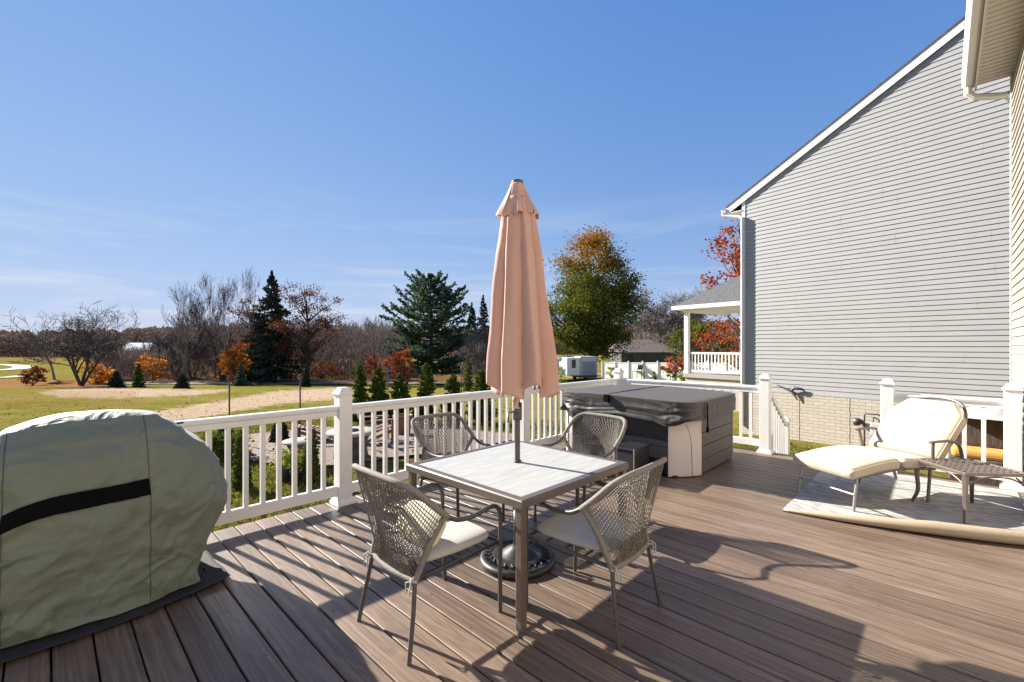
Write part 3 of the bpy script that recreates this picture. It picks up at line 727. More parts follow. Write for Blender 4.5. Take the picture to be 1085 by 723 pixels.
# ---- own tan house
th = thing('tan_house', 'tan lap sided house wall and eave at the right edge beside the deck', 'house')
TX, TY, TE = 8.3, -.62, 4.88
siding('wall_siding', (-5.5, TY, 0), (1, 0, 0), -.6, TE, .1016 * 1.0, lambda z: (0, TX + 5.5 - .03), M['tan_siding'], th, outn=(0, 1, 0))
b = MB(); b.box2((-5.5, -10, -.9), (TX, TY - .003, TE - .002)); b.build('wall', M['tan_siding'], th)
b = MB(); b.box2((TX - .04, TY - .02, -.6), (TX + .018, TY + .024, TE - .01)); b.build('corner_trim', M['cream_trim'], th)
b = MB(); y = TY + .001
EY = TY + .31
k = 0
x = -5.5
b.box2((-5.5, TY, TE), (TX + .02, EY, TE + .012))
while x < TX:
    b.box2((x, TY + .02, TE - .006), (x + .006, EY - .01, TE - .0005)); x += .10
b.build('soffit', M['soffit'], th)
b = MB(); b.box2((-5.5, EY + .001, TE - .06), (TX + .02, EY + .02, TE + .17)); b.build('fascia', M['soffit'], th)
b = MB(); b.prism([(0, 0), (0, -.12), (.03, -.135), (.085, -.13), (.11, -.08), (.12, .01), (.112, .01), (.10, -.07), (.08, -.12), (.03, -.125), (.006, -.11), (.006, 0)], (Vector((-5.5, EY + .021, TE + .12)), Vector((0, 1, 0)), Vector((0, 0, 1))), (Vector((TX + .06, EY + .021, TE + .12)), Vector((0, 1, 0)), Vector((0, 0, 1))))
b.add([(TX + .0601, EY + .021 + u, TE + .12 + v) for u, v in ((0, 0), (0, -.12), (.03, -.135), (.085, -.13), (.11, -.08), (.12, .01))], [tuple(range(6))])
b.build('gutter', M['cream_trim'], th)
b = MB(); b.tube([(TX - .03, EY + .08, TE - .0), (TX - .02, EY + .08, TE - .09), (TX + .0, EY + .02, TE - .15), (TX + .03, TY + .2, TE - .18), (TX + .05, TY + .04, TE - .22), (TX + .055, TY - .03, TE - .32), (TX + .055, TY - .05, -.6)], .042, 8, smooth=False); b.build('downspout', M['cream_trim'], th)
b = MB(); b.add([(-5.6, EY + .05, TE + .14), (TX + .25, EY + .05, TE + .14), (TX + .25, -5.3, TE + 2.6), (-5.6, -5.3, TE + 2.6), (-5.6, EY + .05, TE + .17), (TX + .25, EY + .05, TE + .17), (TX + .25, -5.3, TE + 2.63), (-5.6, -5.3, TE + 2.63)], [(0, 1, 2, 3), (7, 6, 5, 4), (0, 4, 5, 1), (1, 5, 6, 2), (2, 6, 7, 3), (3, 7, 4, 0)]); b.build('roof', M['shingle'], th)
# ================================================================ DINING SET
TZ = .705
tb = thing('dining_table', 'square patio table with pale slate look top and taupe metal frame', 'table', (2.285, 2.14, 0))
hx, hy = .555, .545
b = MB(); b.cbox((-hx + .05, -hy + .05, TZ - .018), (hx - .05, hy - .05, TZ - .004), .002); b.build('tabletop', M['table'], tb)
b = MB(); sec = [(0, -.045), (0, -.006), (.008, 0), (.052, 0), (.056, -.004), (.056, -.02), (.03, -.045)]
cs = [Vector((-hx, -hy, TZ)), Vector((hx, -hy, TZ)), Vector((hx, hy, TZ)), Vector((-hx, hy, TZ))]
rings_ = []
for c in cs:
    inn = Vector((-1 if c.x > 0 else 1, -1 if c.y > 0 else 1, 0)); rings_.append([c + inn * u + Vector((0, 0, v)) for u, v in sec])
n = len(sec)
b.add([p for r_ in rings_ for p in r_], [(i * n + k, i * n + (k + 1) % n, ((i + 1) % 4) * n + (k + 1) % n, ((i + 1) % 4) * n + k) for i in range(4) for k in range(n)], False)
b.build('table_frame', M['metal_brown'], tb)
for sx in (-1, 1):
    for sy in (-1, 1):
        b = MB(); b.cbox((sx * (hx - .032) - .022, sy * (hy - .032) - .022, 0), (sx * (hx - .032) + .022, sy * (hy - .032) + .022, TZ - .046), .005); b.build('leg', M['metal_brown'], tb)
b = MB()
for sy in (-1, 1): b.box2((-hx + .06, sy * (hy - .09) - .01, TZ - .065), (hx - .06, sy * (hy - .09) + .01, TZ - .046))
b.box2((-.01, -hy + .10, TZ - .066), (.01, hy - .10, TZ - .047)); b.build('crossbar', M['metal_dark'], tb)

# ---- chairs
def smooth_path(pts, n=6):
    pts = [Vector(p) for p in pts]; out = []
    P = [pts[0] * 2 - pts[1]] + pts + [pts[-1] * 2 - pts[-2]]
    for i in range(1, len(P) - 2):
        for k in range(n):
            t = k / n; a, b_, c, d = P[i - 1], P[i], P[i + 1], P[i + 2]
            out.append(.5 * ((2 * b_) + (c - a) * t + (2 * a - 5 * b_ + 4 * c - d) * t * t + (3 * b_ - a - 3 * c + d) * t ** 3))
    out.append(pts[-1]); return out
def make_chair():
    r_ = thing('woven_chair', 'woven rope chair', 'chair')
    backpts = [(-.287, -.10, .662), (-.290, -.185, .735), (-.276, -.275, .822), (-.225, -.335, .866), (-.1, -.352, .874), (.1, -.352, .874), (.225, -.335, .866), (.276, -.275, .822), (.290, -.185, .735), (.287, -.10, .662)]
    arc = smooth_path(backpts, 6)
    b = MB(); b.tube(arc, .0165, 10); b.build('back_frame', M['rope'], r_)
    for s in (-1, 1):
        b = MB(); b.tube(smooth_path([(s * .287, -.10, .662), (s * .288, -.03, .628), (s * .286, .08, .618), (s * .282, .19, .632), (s * .274, .255, .618), (s * .270, .288, .57), (s * .268, .292, .50), (s * .262, .297, .24), (s * .256, .302, 0)], 6), .0125, 10)
        b.build('armrest', M['metal_dark'], r_)
        b = MB(); b.tube([(s * .284, -.115, .668), (s * .245, -.175, .54), (s * .205, -.238, .36)], [.015, .016, .017], 10); b.build('back_post', M['rope'], r_)
        b = MB(); b.tube([(s * .205, -.238, .365), (s * .225, -.26, .22), (s * .248, -.30, 0)], .0115, 10); b.build('leg', M['metal_dark'], r_)
        b = MB(); t0 = Vector((s * .208, -.248, .365)); 
        b.tube([t0 + Vector((0, -.01, .02)), t0 + Vector((s * .02, -.03, .0)), t0 + Vector((s * .012, -.035, -.05))], .004, 5); b.tube([t0 + Vector((0, -.01, .0)), t0 + Vector((-s * .015, -.035, .0)), t0 + Vector((-s * .02, -.03, -.06))], .004, 5)
        b.tube([t0 + Vector((-.022, 0, .0)), t0 + Vector((0, -.022, .004)), t0 + Vector((.022, 0, .0)), t0 + Vector((0, .022, 0)), t0 + Vector((-.022, 0, 0))], .005, 5)
        b.build('cushion_tie', M['cushion'], r_)
    b = MB(); b.tube(smooth_path([(-.205, -.238, .36), (0, -.253, .355), (.205, -.238, .36)]), .0165, 10); b.build('lower_back_rail', M['rope'], r_)
    b = MB()
    rg = random.Random(4)
    def on_arc(t):
        f = t * (len(arc) - 1); i = min(int(f), len(arc) - 2); return arc[i].lerp(arc[i + 1], f - i)
    def bow(p, q, d=.012):
        m_ = (p + q) / 2 + Vector((0, -d, 0)); return [p, m_, q]
    low = [Vector((-.281, -.12, .655)), Vector((-.243, -.180, .51)), Vector((-.205, -.237, .37)), Vector((-.10, -.248, .362)), Vector((.10, -.248, .362)), Vector((.205, -.237, .37)), Vector((.243, -.180, .51)), Vector((.281, -.12, .655))]
    kt = [0, .13, .26, .38, .62, .74, .87, 1]
    def on_low(t):
        t = max(0, min(1, t))
        for i in range(7):
            if t <= kt[i + 1]: return low[i].lerp(low[i + 1], (t - kt[i]) / (kt[i + 1] - kt[i]))
        return low[-1]
    for k in range(13):
        t = k / 12; b.tube([on_arc(.34 + .32 * t), on_low(.36 + .28 * t)], .0029, 4, cap=False)
    for s in (-1, 1):
        for k in range(36):
            u = k / 35; t = .04 + .58 * u; q = .34 + .64 * u ** 1.05
            if s > 0: t, q = 1 - t, 1 - q
            b.tube([on_arc(t) + Vector((0, s * .004, 0)), on_low(q) + Vector((0, s * .004, 0))], .0027, 4, cap=False)
    b.build('rope_back', M['rope'], r_)
    # seat frame
    b = MB()
    b.tube([(-.205, -.22, .37), (-.262, .285, .405), (.262, .285, .405), (.205, -.22, .37), (-.205, -.22, .37)], .011, 8)
    for yy in (-.1, .03, .16): b.tube([(-.24, yy, .405), (.24, yy, .405)], .007, 6)
    b.build('seat_frame', M['metal_dark'], r_)
    # cushion
    b = MB()
    def cf(u, v):
        a = 2 * math.pi * u; ca, sa_ = math.cos(a), math.sin(a); e = .28
        wx = math.copysign(abs(ca) ** e, ca); wy = math.copysign(abs(sa_) ** e, sa_)
        ph = v * math.pi - math.pi / 2; rr_ = max(0, math.cos(ph)) ** .32; hh = math.sin(ph)
        tp = 1 - .10 * (1 if wy < 0 else 0) * (-wy)
        return Vector((wx * .243 * rr_ * tp, wy * .245 * rr_ + .025, .447 + .032 * hh * (1 + .25 * (1 - abs(wx) ** 2 * rr_))))
    b.grid(cf, 48, 17, closed_u=True); b.build('seat_cushion', M['cushion'], r_)
    return r_
ch = make_chair()
spots = [((1.50, 2.085), -90, 'woven rope chair with a cream pillow, at the left front of the table'),
         ((2.235, 1.485), 2, 'woven rope chair seen from behind at the right front of the table, no pillow'),
         ((2.50, 3.06), 182, 'woven rope chair on the railing side of the table, between table and white post'),
         ((3.24, 2.29), 88, 'woven rope chair facing the camera in front of the hot tub step')]
for i, ((x, y), a, lb) in enumerate(spots):
    o = ch if i == 0 else copy_tree(ch)
    o.location = (x, y, 0); o.rotation_euler = (0, 0, R(a)); tag(o, lb, 'chair', 'rope chairs around the patio table')
# pillow on the first chair
b = MB()
def pf(u, v):
    a = 2 * math.pi * u; ph = (v - .5) * math.pi
    x = math.copysign(abs(math.cos(a)) ** .55, math.cos(a)); y = math.copysign(abs(math.sin(a)) ** .55, math.sin(a))
    r_ = math.cos(ph) ** .6 if 0 < v < 1 else 0
    return Vector((x * .165 * r_, .045 * math.sin(ph), y * .10 * r_))
b.grid(pf, 36, 15, closed_u=True)
pw = b.build('lumbar_pillow', M['pillow']); pw.location = (1.40, 2.03, .565); pw.rotation_euler = (R(-35), R(6), R(-86))
tag(pw, 'small cream ribbed lumbar pillow leaning on the left front chair seat', 'pillow')

# ---- umbrella
UX, UY = 2.31, 2.17
um = thing('patio_umbrella', 'closed peach canvas umbrella standing through the table centre', 'umbrella', (UX, UY, 0))
b = MB(); b.tube([(0, 0, .33), (0, 0, 2.66)], .0195, 14); b.build('pole', M['metal_dark'], um)
b = MB(); b.lathe([(0, TZ + .0), (.028, TZ + .001), (.030, TZ + .008), (.021, TZ + .012)], n=20); b.build('pole_ring', M['metal_dark'], um)
b = MB(); b.lathe([(0, 2.665), (.040, 2.668), (.044, 2.676), (.038, 2.688), (.02, 2.694), (0, 2.695)], n=20); b.build('finial', M['metal_dark'], um)
def canopy_r(t):   # t 0 top .. 1 hem
    pts = [(0, .085), (.1, .125), (.3, .170), (.6, .214), (.85, .256), (1, .270)]
    for (a, ra), (b_, rb) in zip(pts, pts[1:]):
        if t <= b_: return ra + (rb - ra) * (t - a) / (b_ - a)
    return pts[-1][1]
NR = 8
GW = [.105, .16, .10, .14, .12, .155, .10, .12]; GC = [0]
for g_ in GW: GC.append(GC[-1] + g_)
def can(u, v):
    g_ = max(i for i in range(NR) if GC[i] <= u + 1e-9); ph = (u - GC[g_]) / GW[g_]
    a = 2 * math.pi * u + .9
    # each gore: crisp rib, then the cloth swings back into a deep overlapping pleat
    if ph < .16: fold = .34 + .66 * (ph / .16) ** .8
    else: fold = 1 - .66 * ((ph - .16) / .84) ** 1.35
    depth = .18 + .42 * v ** .8
    r_ = canopy_r(v) * (1 - depth * (1 - fold))
    aa = a - .30 * v * (1 - fold)
    r_ *= 1 + .06 * noise.noise(Vector((math.cos(a) * 2.2, math.sin(a) * 2.2, v * 3)))
    r_ += .004 * math.sin(v * 26 + g_ * 2 + ph * 4) * (1 - fold)
    hem = 1.235 + (.03, -.02, .015, -.045, .02, -.03, .0, .03)[g_] - .07 * (1 - fold) ** .8 - .02 * math.cos(aa - .4)
    z = 2.56 + (hem - 2.56) * v
    return Vector((.030 * v + r_ * math.cos(aa), r_ * math.sin(aa) - .030 * v, z))
b = MB(); b.grid(can, 256, 60, closed_u=True)
cno = b.build('canopy', M['pink'], um)
so = cno.modifiers.new('thickness', 'SOLIDIFY'); so.thickness = .003
def cap_(u, v):
    a = 2 * math.pi * u; k = a * NR / (2 * math.pi); ph = k % 1
    fl = .5 + .5 * math.cos(2 * math.pi * ph)
    r_ = (.045 + .105 * v ** 1.15) * (1 - .22 * v * (1 - fl)) 
    z = 2.665 - .235 * v - .028 * v * fl * math.sin(1 + int(k) * 1.7)
    return Vector((r_ * math.cos(a), r_ * math.sin(a), z))
b = MB(); b.grid(cap_, 160, 24, closed_u=True); cp = b.build('vent_cap', M['pink'], um)
so = cp.modifiers.new('thickness', 'SOLIDIFY'); so.thickness = .003
for k in range(NR):
    a = 2 * math.pi * (k + .1) / NR
    b = MB(); b.tube([(.03 * math.cos(a), .03 * math.sin(a), 2.6), (.10 * math.cos(a), .10 * math.sin(a), 2.0), (.155 * math.cos(a), .155 * math.sin(a), 1.22)], .006, 5); b.build('rib', M['metal_dark'], um)
b = MB(); b.lathe([(0, 1.0), (.032, 1.0), (.032, 1.12), (0, 1.12)], n=14); b.build('crank_housing', M['metal_dark'], um)
b = MB(); b.tube([(-.0325, 0, 1.06), (-.08, .01, 1.06), (-.085, .01, .99)], .007, 6); b.build('crank_handle', M['metal_dark'], um)
b = MB()
for a0 in (-2.5, -2.2, -1.9):
    b.tube([(-.10, -.08 + .03 * a0, 1.26), (-.12, -.09, 1.17 + .02 * a0), (-.09, -.10, 1.1)], [.02, .03, .006], 6, flat=.5)
b.build('tie_strap', M['pink'], um)
ub = thing('umbrella_base', 'round black weighted umbrella base on the deck under the table', 'umbrella base', (UX, UY, 0))
b = MB(); b.lathe([(0, .0), (.262, .0), (.268, .02), (.26, .042), (.235, .05), (.22, .042), (.19, .046), (.175, .06), (.15, .052), (.12, .058), (.09, .085), (.05, .105), (.034, .12), (0, .12)], n=48)
b.build('base_plate', M['black'], ub)
b = MB()
for k in range(24):
    a = 2 * math.pi * k / 24; b.tube([(.178 * math.cos(a), .178 * math.sin(a), .0585), (.20 * math.cos(a + .1), .20 * math.sin(a + .1), .052), (.228 * math.cos(a), .228 * math.sin(a), .052)], .006, 5)
b.build('scroll_ornament', M['black'], ub)
b = MB(); b.lathe([(.0, .10), (.028, .10), (.028, .36), (.0, .36)], n=18); b.tube([(.028, 0, .28), (.06, 0, .28)], .008, 6); b.build('socket', M['black'], ub)

# ================================================================ HOT TUB
ht = thing('hot_tub', 'square hot tub with grey panels, pale corners and dark folding vinyl cover', 'hot tub', (5.74, 2.94, 0))
HX, HY = .76, .90          # half sizes of the body
BV = .13
b = MB(); b.box2((-HX + .10, -HY + .14, .02), (HX - .10, HY - .14, .66)); b.box2((-HX + .02, -HY + .16, .021), (-HX + .099, HY - .16, .03)); b.build('tub_shell', M['tubdark'], ht)
def panel(name, p0, p1, nn_, z0, z1, m, off=0, grooves=0):
    p0, p1, nn_ = Vector(p0), Vector(p1), Vector(nn_)
    b = MB(); zz = [z0 + (z1 - z0) * k / (grooves + 1) for k in range(grooves + 2)]
    for a, c in zip(zz, zz[1:]):
        c -= .007
        mid = (p0 + p1) / 2; ang = math.atan2((p1 - p0).y, (p1 - p0).x)
        Ln = (p1 - p0).length
        bm = MB(); bm.cbox((-Ln / 2, -.012, 0), (Ln / 2, .012, c - a), .003)
        mm = Matrix.Translation(mid + nn_ * (off - .012) + Vector((0, 0, a))) @ Matrix.Rotation(ang, 4, 'Z')
        b.add([mm @ Vector(v) for v in bm.v], bm.f, False)
    return b.build(name, m, ht)
panel('side_panel', (-HX + .36, -HY + .01, 0), (HX - .10, -HY + .01, 0), (0, -1, 0), .02, .66, M['tubpanel'], grooves=3)
panel('side_panel', (-HX + .2, HY - .01, 0), (HX - .2, HY - .01, 0), (0, 1, 0), .02, .66, M['tubpanel'], grooves=3)
panel('side_panel', (HX - .01, -HY + .2, 0), (HX - .01, HY - .2, 0), (1, 0, 0), .02, .66, M['tubpanel'], grooves=3)
panel('front_panel', (-HX + .02, -HY + .26, 0), (-HX + .02, HY - .20, 0), (-1, 0, 0), .02, .66, M['tubdark'], grooves=1)
# corner cabinets (rounded vertical wedges)
def corner(cx, cy, ax, ay, wx, wy):
    b = MB(); n = 10; pts = [(0, 0)]
    pts = []
    for k in range(n + 1):
        t = k / n * math.pi / 2; pts.append((1 - math.sin(t) ** 1.55, 1 - math.cos(t) ** 1.55))
    poly = [(cx - ax * wx * (u * 1.0), cy - ay * wy * (v * 1.0)) for u, v in [(1, 0)] + [(1 - .0 - (1 - u), v) for u, v in pts] + [(0, 1), (1, 1)]]
    seen = []
    for p in poly:
        if not seen or (abs(p[0] - seen[-1][0]) + abs(p[1] - seen[-1][1])) > 1e-4: seen.append(p)
    b.prism(seen, (Vector((0, 0, .015)), Vector((1, 0, 0)), Vector((0, 1, 0))), (Vector((0, 0, .665)), Vector((1, 0, 0)), Vector((0, 1, 0))))
    return b.build('corner_panel', M['tubcorner'], ht)
cpn = corner(-HX, -HY, -1, -1, .34, .25)
corner(-HX, HY, -1, 1, .12, .19); corner(HX, -HY, 1, -1, .09, .2); corner(HX, HY, 1, 1, .2, .2)
# vertical joint on the near corner
b = MB(); b.tube(smooth_path([(-HX + .045, -HY + .060, .64), (-HX + .11, -HY + .032, .45), (-HX + .13, -HY + .022, .02)], 5), .0035, 5); b.build('panel_joint', M['tubpanel'], cpn)
# cover: two halves folding along x at y=.12
CX, CY = HX + .05, HY + .05
def rr(a, hx_, hy_, r_):
    ca, sa_ = math.cos(a), math.sin(a); e = .22
    return math.copysign(abs(ca) ** e, ca) * hx_, math.copysign(abs(sa_) ** e, sa_) * hy_
b = MB()
def skirt(u, v):
    a = 2 * math.pi * u; x, y = rr(a, CX, CY, .2)
    z = .885 - .215 * v
    # vinyl skirt sags and wrinkles, more on the side facing the table
    front = max(0, -x / CX) ** 6 * (1 if abs(y) < CY * .985 else .4)
    nn_ = noise.noise(Vector((x * 2, y * 2.6, v * 1.2))); n2 = noise.noise(Vector((x * 5, y * 7 + v * 5, v * 3)))
    swag = math.sin(y * 9 + v * 3.5) * .5 + math.sin(y * 19 - v * 6) * .3
    rid = abs(noise.noise(Vector((y * 3.2 + v * 1.6, v * 2.4 - y * .8, 5)))) ; rid2 = abs(noise.noise(Vector((y * 7 - v * 3, v * 5 + y * 2, 9))))
    out_ = .010 * nn_ + .007 * n2 + front * v * (.006 * swag + .015 + .075 * rid + .035 * rid2 - .02)
    k = 1 + out_
    z += front * v * (.035 * math.sin(y * 5.2 + 1) + .03 * math.sin(y * 11) - .02) + .004 * n2 * v
    z += .022 * (1 - min(1, abs(y - .12) / CY)) * (1 - v)
    return Vector((x * k, y * k, z))
b.grid(skirt, 260, 26, closed_u=True)
cv = b.build('cover', M['vinylcover'], ht)
b = MB()
def ctop(u, v):
    a = 2 * math.pi * u; x, y = rr(a, CX, CY, .2); x *= v; y = .12 + (y - .12) * v
    zz = .885 + .022 * (1 - min(1, abs(y - .12) / CY)); 
    edge = max(0, v - .93) / .07
    zz += .012 * (1 - edge ** 2) + .003 * noise.noise(Vector((x * 3, y * 3, 0)))
    if abs(y - .12) < .02: zz -= .008
    return Vector((x * 1.0, y, zz))
b.grid(ctop, 260, 30, closed_u=True); b.build('cover_top', M['vinyltop'], cv)
b = MB(); b.tube([(-CX * .96, .12, .915), (-.3, .12, .921), (.3, .12, .921), (CX * .96, .12, .915)], .006, 5); b.build('fold_seam', M['blackcloth'], cv)
b = MB(); b.box((-CX - .03, .12, .865), (.05, .06, .09)); b.build('fold_handle', M['blackcloth'], cv)
b = MB()
b.prism([(-.02, 0), (.02, 0), (.02, .004), (-.02, .004)], (Vector((-.43, -CY - .018, .86)), Vector((1, 0, 0)), Vector((0, -1, 0))), (Vector((-.43, -CY - .022, .57)), Vector((1, 0, 0)), Vector((0, -1, 0))))
b.cbox((-.452, -CY - .034, .52), (-.408, -CY - .012, .585), .006)
b.build('cover_strap', M['blackcloth'], cv)
stp = thing('tub_step', 'black plastic step box in front of the hot tub', 'step', (4.74, 2.86, 0))
b = MB(); b.cbox((-.17, -.36, 0), (.20, .36, .33), .02); b.build('step_body', M['black'], stp)
b = MB(); b.cbox((-.185, -.375, .332), (.205, .375, .362), .012); b.build('tread', M['tubdark'], stp)
b = MB(); b.tube([(-.19, -.37, 0.02), (-.19, -.37, .37)], .008, 6); b.build('edge_highlight', M['steel'], stp)  # bright highlight along the step's corner, modelled as an added pale strip

# ================================================================ GRILL UNDER COVER
GXc, GYc = .16, 3.66
gr = thing('covered_grill', 'large barbecue grill under a wrinkled sage green fabric cover with black band', 'grill', (GXc, GYc, 0))
def gprof(v):     # v 0 bottom .. 1 top ; half width, half depth
    pts = [(0, .535, .33), (.22, .585, .335), (.42, .675, .34), (.50, .695, .34), (.66, .655, .32), (.80, .575, .29), (.90, .46, .235), (1.0, .33, .15)]
    for p, q in zip(pts, pts[1:]):
        if v <= q[0]:
            t = (v - p[0]) / (q[0] - p[0]); t = t * t * (3 - 2 * t) * .5 + t * .5
            return p[1] + (q[1] - p[1]) * t, p[2] + (q[2] - p[2]) * t
    return pts[-1][1:]
GH = 1.135
_cr = random.Random(21); CREASE = []
for _k in range(34):
    cx_ = _cr.uniform(-.6, 1.15); cz_ = _cr.uniform(.05, .85) * (1 if cx_ > .35 else .75); an_ = R(_cr.choice([35, 50, 65, -40, -60, 20]) + _cr.uniform(-12, 12)); ln_ = _cr.uniform(.07, .22)
    CREASE.append((cx_, cz_, math.cos(an_), math.sin(an_), ln_, _cr.uniform(.006, .016), _cr.uniform(.018, .04)))
def creases(c, z):
    h = 0
    for cx_, cz_, dx_, dz_, ln_, am_, wd_ in CREASE:
        a_ = (c - cx_) * dx_ + (z - cz_) * dz_; d_ = -(c - cx_) * dz_ + (z - cz_) * dx_ + .9 * a_ * a_
        if abs(a_) < ln_ and abs(d_) < wd_: h += am_ * (1 - abs(d_) / wd_) * (1 - (a_ / ln_) ** 2)
    return h
def gsurf(u, v, push=0.0, wr=1.0):
    a = 2 * math.pi * u
    if v <= .86: vv = v / .86; rad = 1.0
    else: vv = 1.0; rad = 1 - (v - .86) / .14
    hw_, hd = gprof(vv)
    e = .42
    x = math.copysign(abs(math.cos(a)) ** e, math.cos(a)) * hw_; y = math.copysign(abs(math.sin(a)) ** e, math.sin(a)) * hd
    z = .03 + (GH - .07) * vv
    if rad < 1: x *= rad; y *= rad; z += .04 * (1 - rad ** 2)
    nv = Vector((math.cos(a) * .8, math.sin(a), .1)).normalized()
    p = Vector((x * 2.2, y * 2.2, z * 2.4))
    w_ = noise.noise(p) * .022
    # ridged creases
    q = Vector((x * 4.2 + z * 2.5, y * 4.2, z * 4.5 - x * 2))
    w_ += (abs(noise.noise(q)) - .25) * -.052
    q2 = Vector((x * 9 - z * 6, y * 9, z * 8)); w_ += (abs(noise.noise(q2)) - .2) * -.024
    lo = 1 - .9 * vv ** 2
    ww_ = wr * (lo + .0) * min(1, rad * 1.3)
    hem = (1 - vv) ** 6
    if wr and y < .34: w_ += creases(x + max(0, y + .30) * 1.0, z) / max(.35, ww_)
    sl = max(0, min(1, (-.05 - x) / .55)); z -= .075 * sl * sl * (3 - 2 * sl) * vv ** 3
    p2 = Vector((x, y, z)) + nv * (w_ * ww_ + push + hem * .02 * math.sin(a * 7))
    p2.z += hem * (.02 * noise.noise(Vector((x * 3, y * 3, 7)))) 
    return p2
b = MB(); b.grid(lambda u, v: gsurf(u, v), 420, 190, closed_u=True); cvr = b.build('cover', M['sage'], gr)
# black band wrapped on the front between the two seams
def find_u(xt):
    best = min(range(2000), key=lambda k: abs(gsurf(.5 + .5 * k / 2000, .53 * 0.86 * 1.13, 0, 0).x - xt)); return .5 + .5 * best / 2000
vb0, vb1 = .505, .58
uL, uR = find_u(-.315), find_u(.262)
b = MB()
def band(u, v):
    return gsurf(uL + (uR - uL) * u, vb0 + (vb1 - vb0) * v - .045 * (1 - u) + .012 * math.sin(3 * u), .014)
b.grid(band, 90, 8); b.build('black_band', M['blackcloth'], cvr)
for xt in (-.315, .262):
    pts_ = []
    for k in range(80):
        v_ = .01 + .86 * k / 79; lo_, hi_ = .5, 1.0
        for _ in range(26):
            md = (lo_ + hi_) / 2
            if gsurf(md, v_, 0, 0).x < xt * (1 - .1 * max(0, v_ - .5)): lo_ = md
            else: hi_ = md
        pts_.append(gsurf(md, v_, .001))
    b = MB(); b.tube(pts_, .0026, 5); b.build('seam', M['seam'], cvr)
b = MB(); p = gsurf(uL + .004, .50, .007); b.box(p, (.012, .004, .03)); b.build('care_tag', M['white_trim'], cvr)
b = MB(); p = gsurf(.985, .80, .008); b.box(p, (.05, .03, .012), rz=.4); b.build('cord_lock', M['black'], cvr)
b = MB(); b.tube([gsurf(.94, .02, .012), gsurf(.955, .045, .03), gsurf(.965, .03, .05) , gsurf(.975, .01, .06)], .007, 6); b.build('hem_cord', M['black'], cvr)
gm_ = MB()
def matf(u, v):
    x = -1.0 + 1.66 * u; y = -.455 + .66 * v
    k = 1 - .0 * v
    e = .02 * noise.noise(Vector((x * 4, y * 4, 1)))
    y += .10 * max(0, u - .75) / .25 * (1 - v) + .015 * math.sin(9 * u)
    z = .006 + .012 * max(0, noise.noise(Vector((x * 3, y * 3, 0)))) + (.018 * (1 - v) ** 12) + .02 * u ** 20
    return Vector((x + e, y, z))
gm_.grid(matf, 90, 40); mt = gm_.build('grill_mat', mat('dark_mat', (.028, .026, .027), .85, var=.4, scale=7, bump=.3, bscale=90)); mt.location = (GXc, GYc, 0)
so = mt.modifiers.new('thickness', 'SOLIDIFY'); so.thickness = .005; so.offset = 1
tag(mt, 'thin charcoal floor mat under the covered grill, its edge curling up', 'mat')

# ================================================================ CHAISE
cz = thing('chaise_lounge', 'cream cushioned chaise lounge with bronze metal frame and curved arms', 'lounge chair', (5.28, .82, 0), R(-30))
SW = .315
prof = [(-.09, .405), (.05, .425), (.25, .45), (.45, .462), (.62, .455), (.80, .435), (.98, .415)]
pr_s = smooth_path([(x, 0, z) for x, z in prof], 6)
def cushion(name, path, halfw, thick, m, parent, cham=0.0, dents=()):
    """closed pillow swept along a path in the xz plane"""
    n = len(path); tang = []
    L_ = [0]
    for i in range(1, n): L_.append(L_[-1] + (path[i] - path[i - 1]).length)
    T = L_[-1]
    def fn(u, v):
        s_ = u * T; i = 0
        while i < n - 2 and L_[i + 1] < s_: i += 1
        f = (s_ - L_[i]) / max(1e-6, L_[i + 1] - L_[i]); p = path[i].lerp(path[i + 1], f)
        t = (path[i + 1] - path[i]).normalized(); nn_ = Vector((-t.z, 0, t.x))
        ends = min(s_, T - s_); ek = min(1, ends / .045); ek = math.sqrt(max(0, 1 - (1 - ek) ** 2))
        hw_ = halfw
        if cham and T - s_ < cham: hw_ = halfw - (cham - (T - s_)) * .75
        a = 2 * math.pi * v; ca, sa_ = math.cos(a), math.sin(a)
        y = math.copysign(abs(ca) ** .22, ca) * hw_ * (.90 + .10 * ek); h = math.copysign(abs(sa_) ** .5, sa_) * thick / 2 * (.12 + .88 * ek)
        if sa_ > 0:
            h *= 1 + .28 * (1 - (y / halfw) ** 2) 
            for (ds, dy) in dents:
                dd = ((s_ - ds) ** 2 + (y - dy) ** 2) / .0035; h -= .045 * math.exp(-dd * 2.2) ; h -= .018 * math.exp(-dd / 6)
        return p - nn_ * thick / 2 * 0 + nn_ * h + Vector((0, y, 0))
    b = MB(); b.grid(fn, 70, 64); 
    # close ends
    e0 = [fn(0, k / 63) for k in range(63)]; e1 = [fn(1, k / 63) for k in range(63)]
    b.add(e0, [tuple(range(62, -1, -1))], False); b.add(e1, [tuple(range(63))], False)
    o = b.build(name, m, parent)
    w_ = MB()
    for sgn_ in (-1, 1):
        w_.tube([fn(.015 + .97 * k / 50, (.06 if sgn_ > 0 else .44)) for k in range(51)], .0035, 5)
    w_.build('piping', M['cream_side'], o)
    return o
off = Vector((0, 0, -.055))
cushion('seat_cushion', [p + off for p in pr_s[:22]], SW, .115, M['cream'], cz)
cushion('seat_cushion', [p + off for p in pr_s[22:]], SW, .115, M['cream'], cz)
p0 = Vector((1.02, 0, .40)); p1 = Vector((1.50, 0, .92))
bk = [p0.lerp(p1, k / 12) for k in range(13)]
cushion('back_cushion', bk, SW + .015, .12, M['cream'], cz, cham=.17, dents=((.42, 0),))
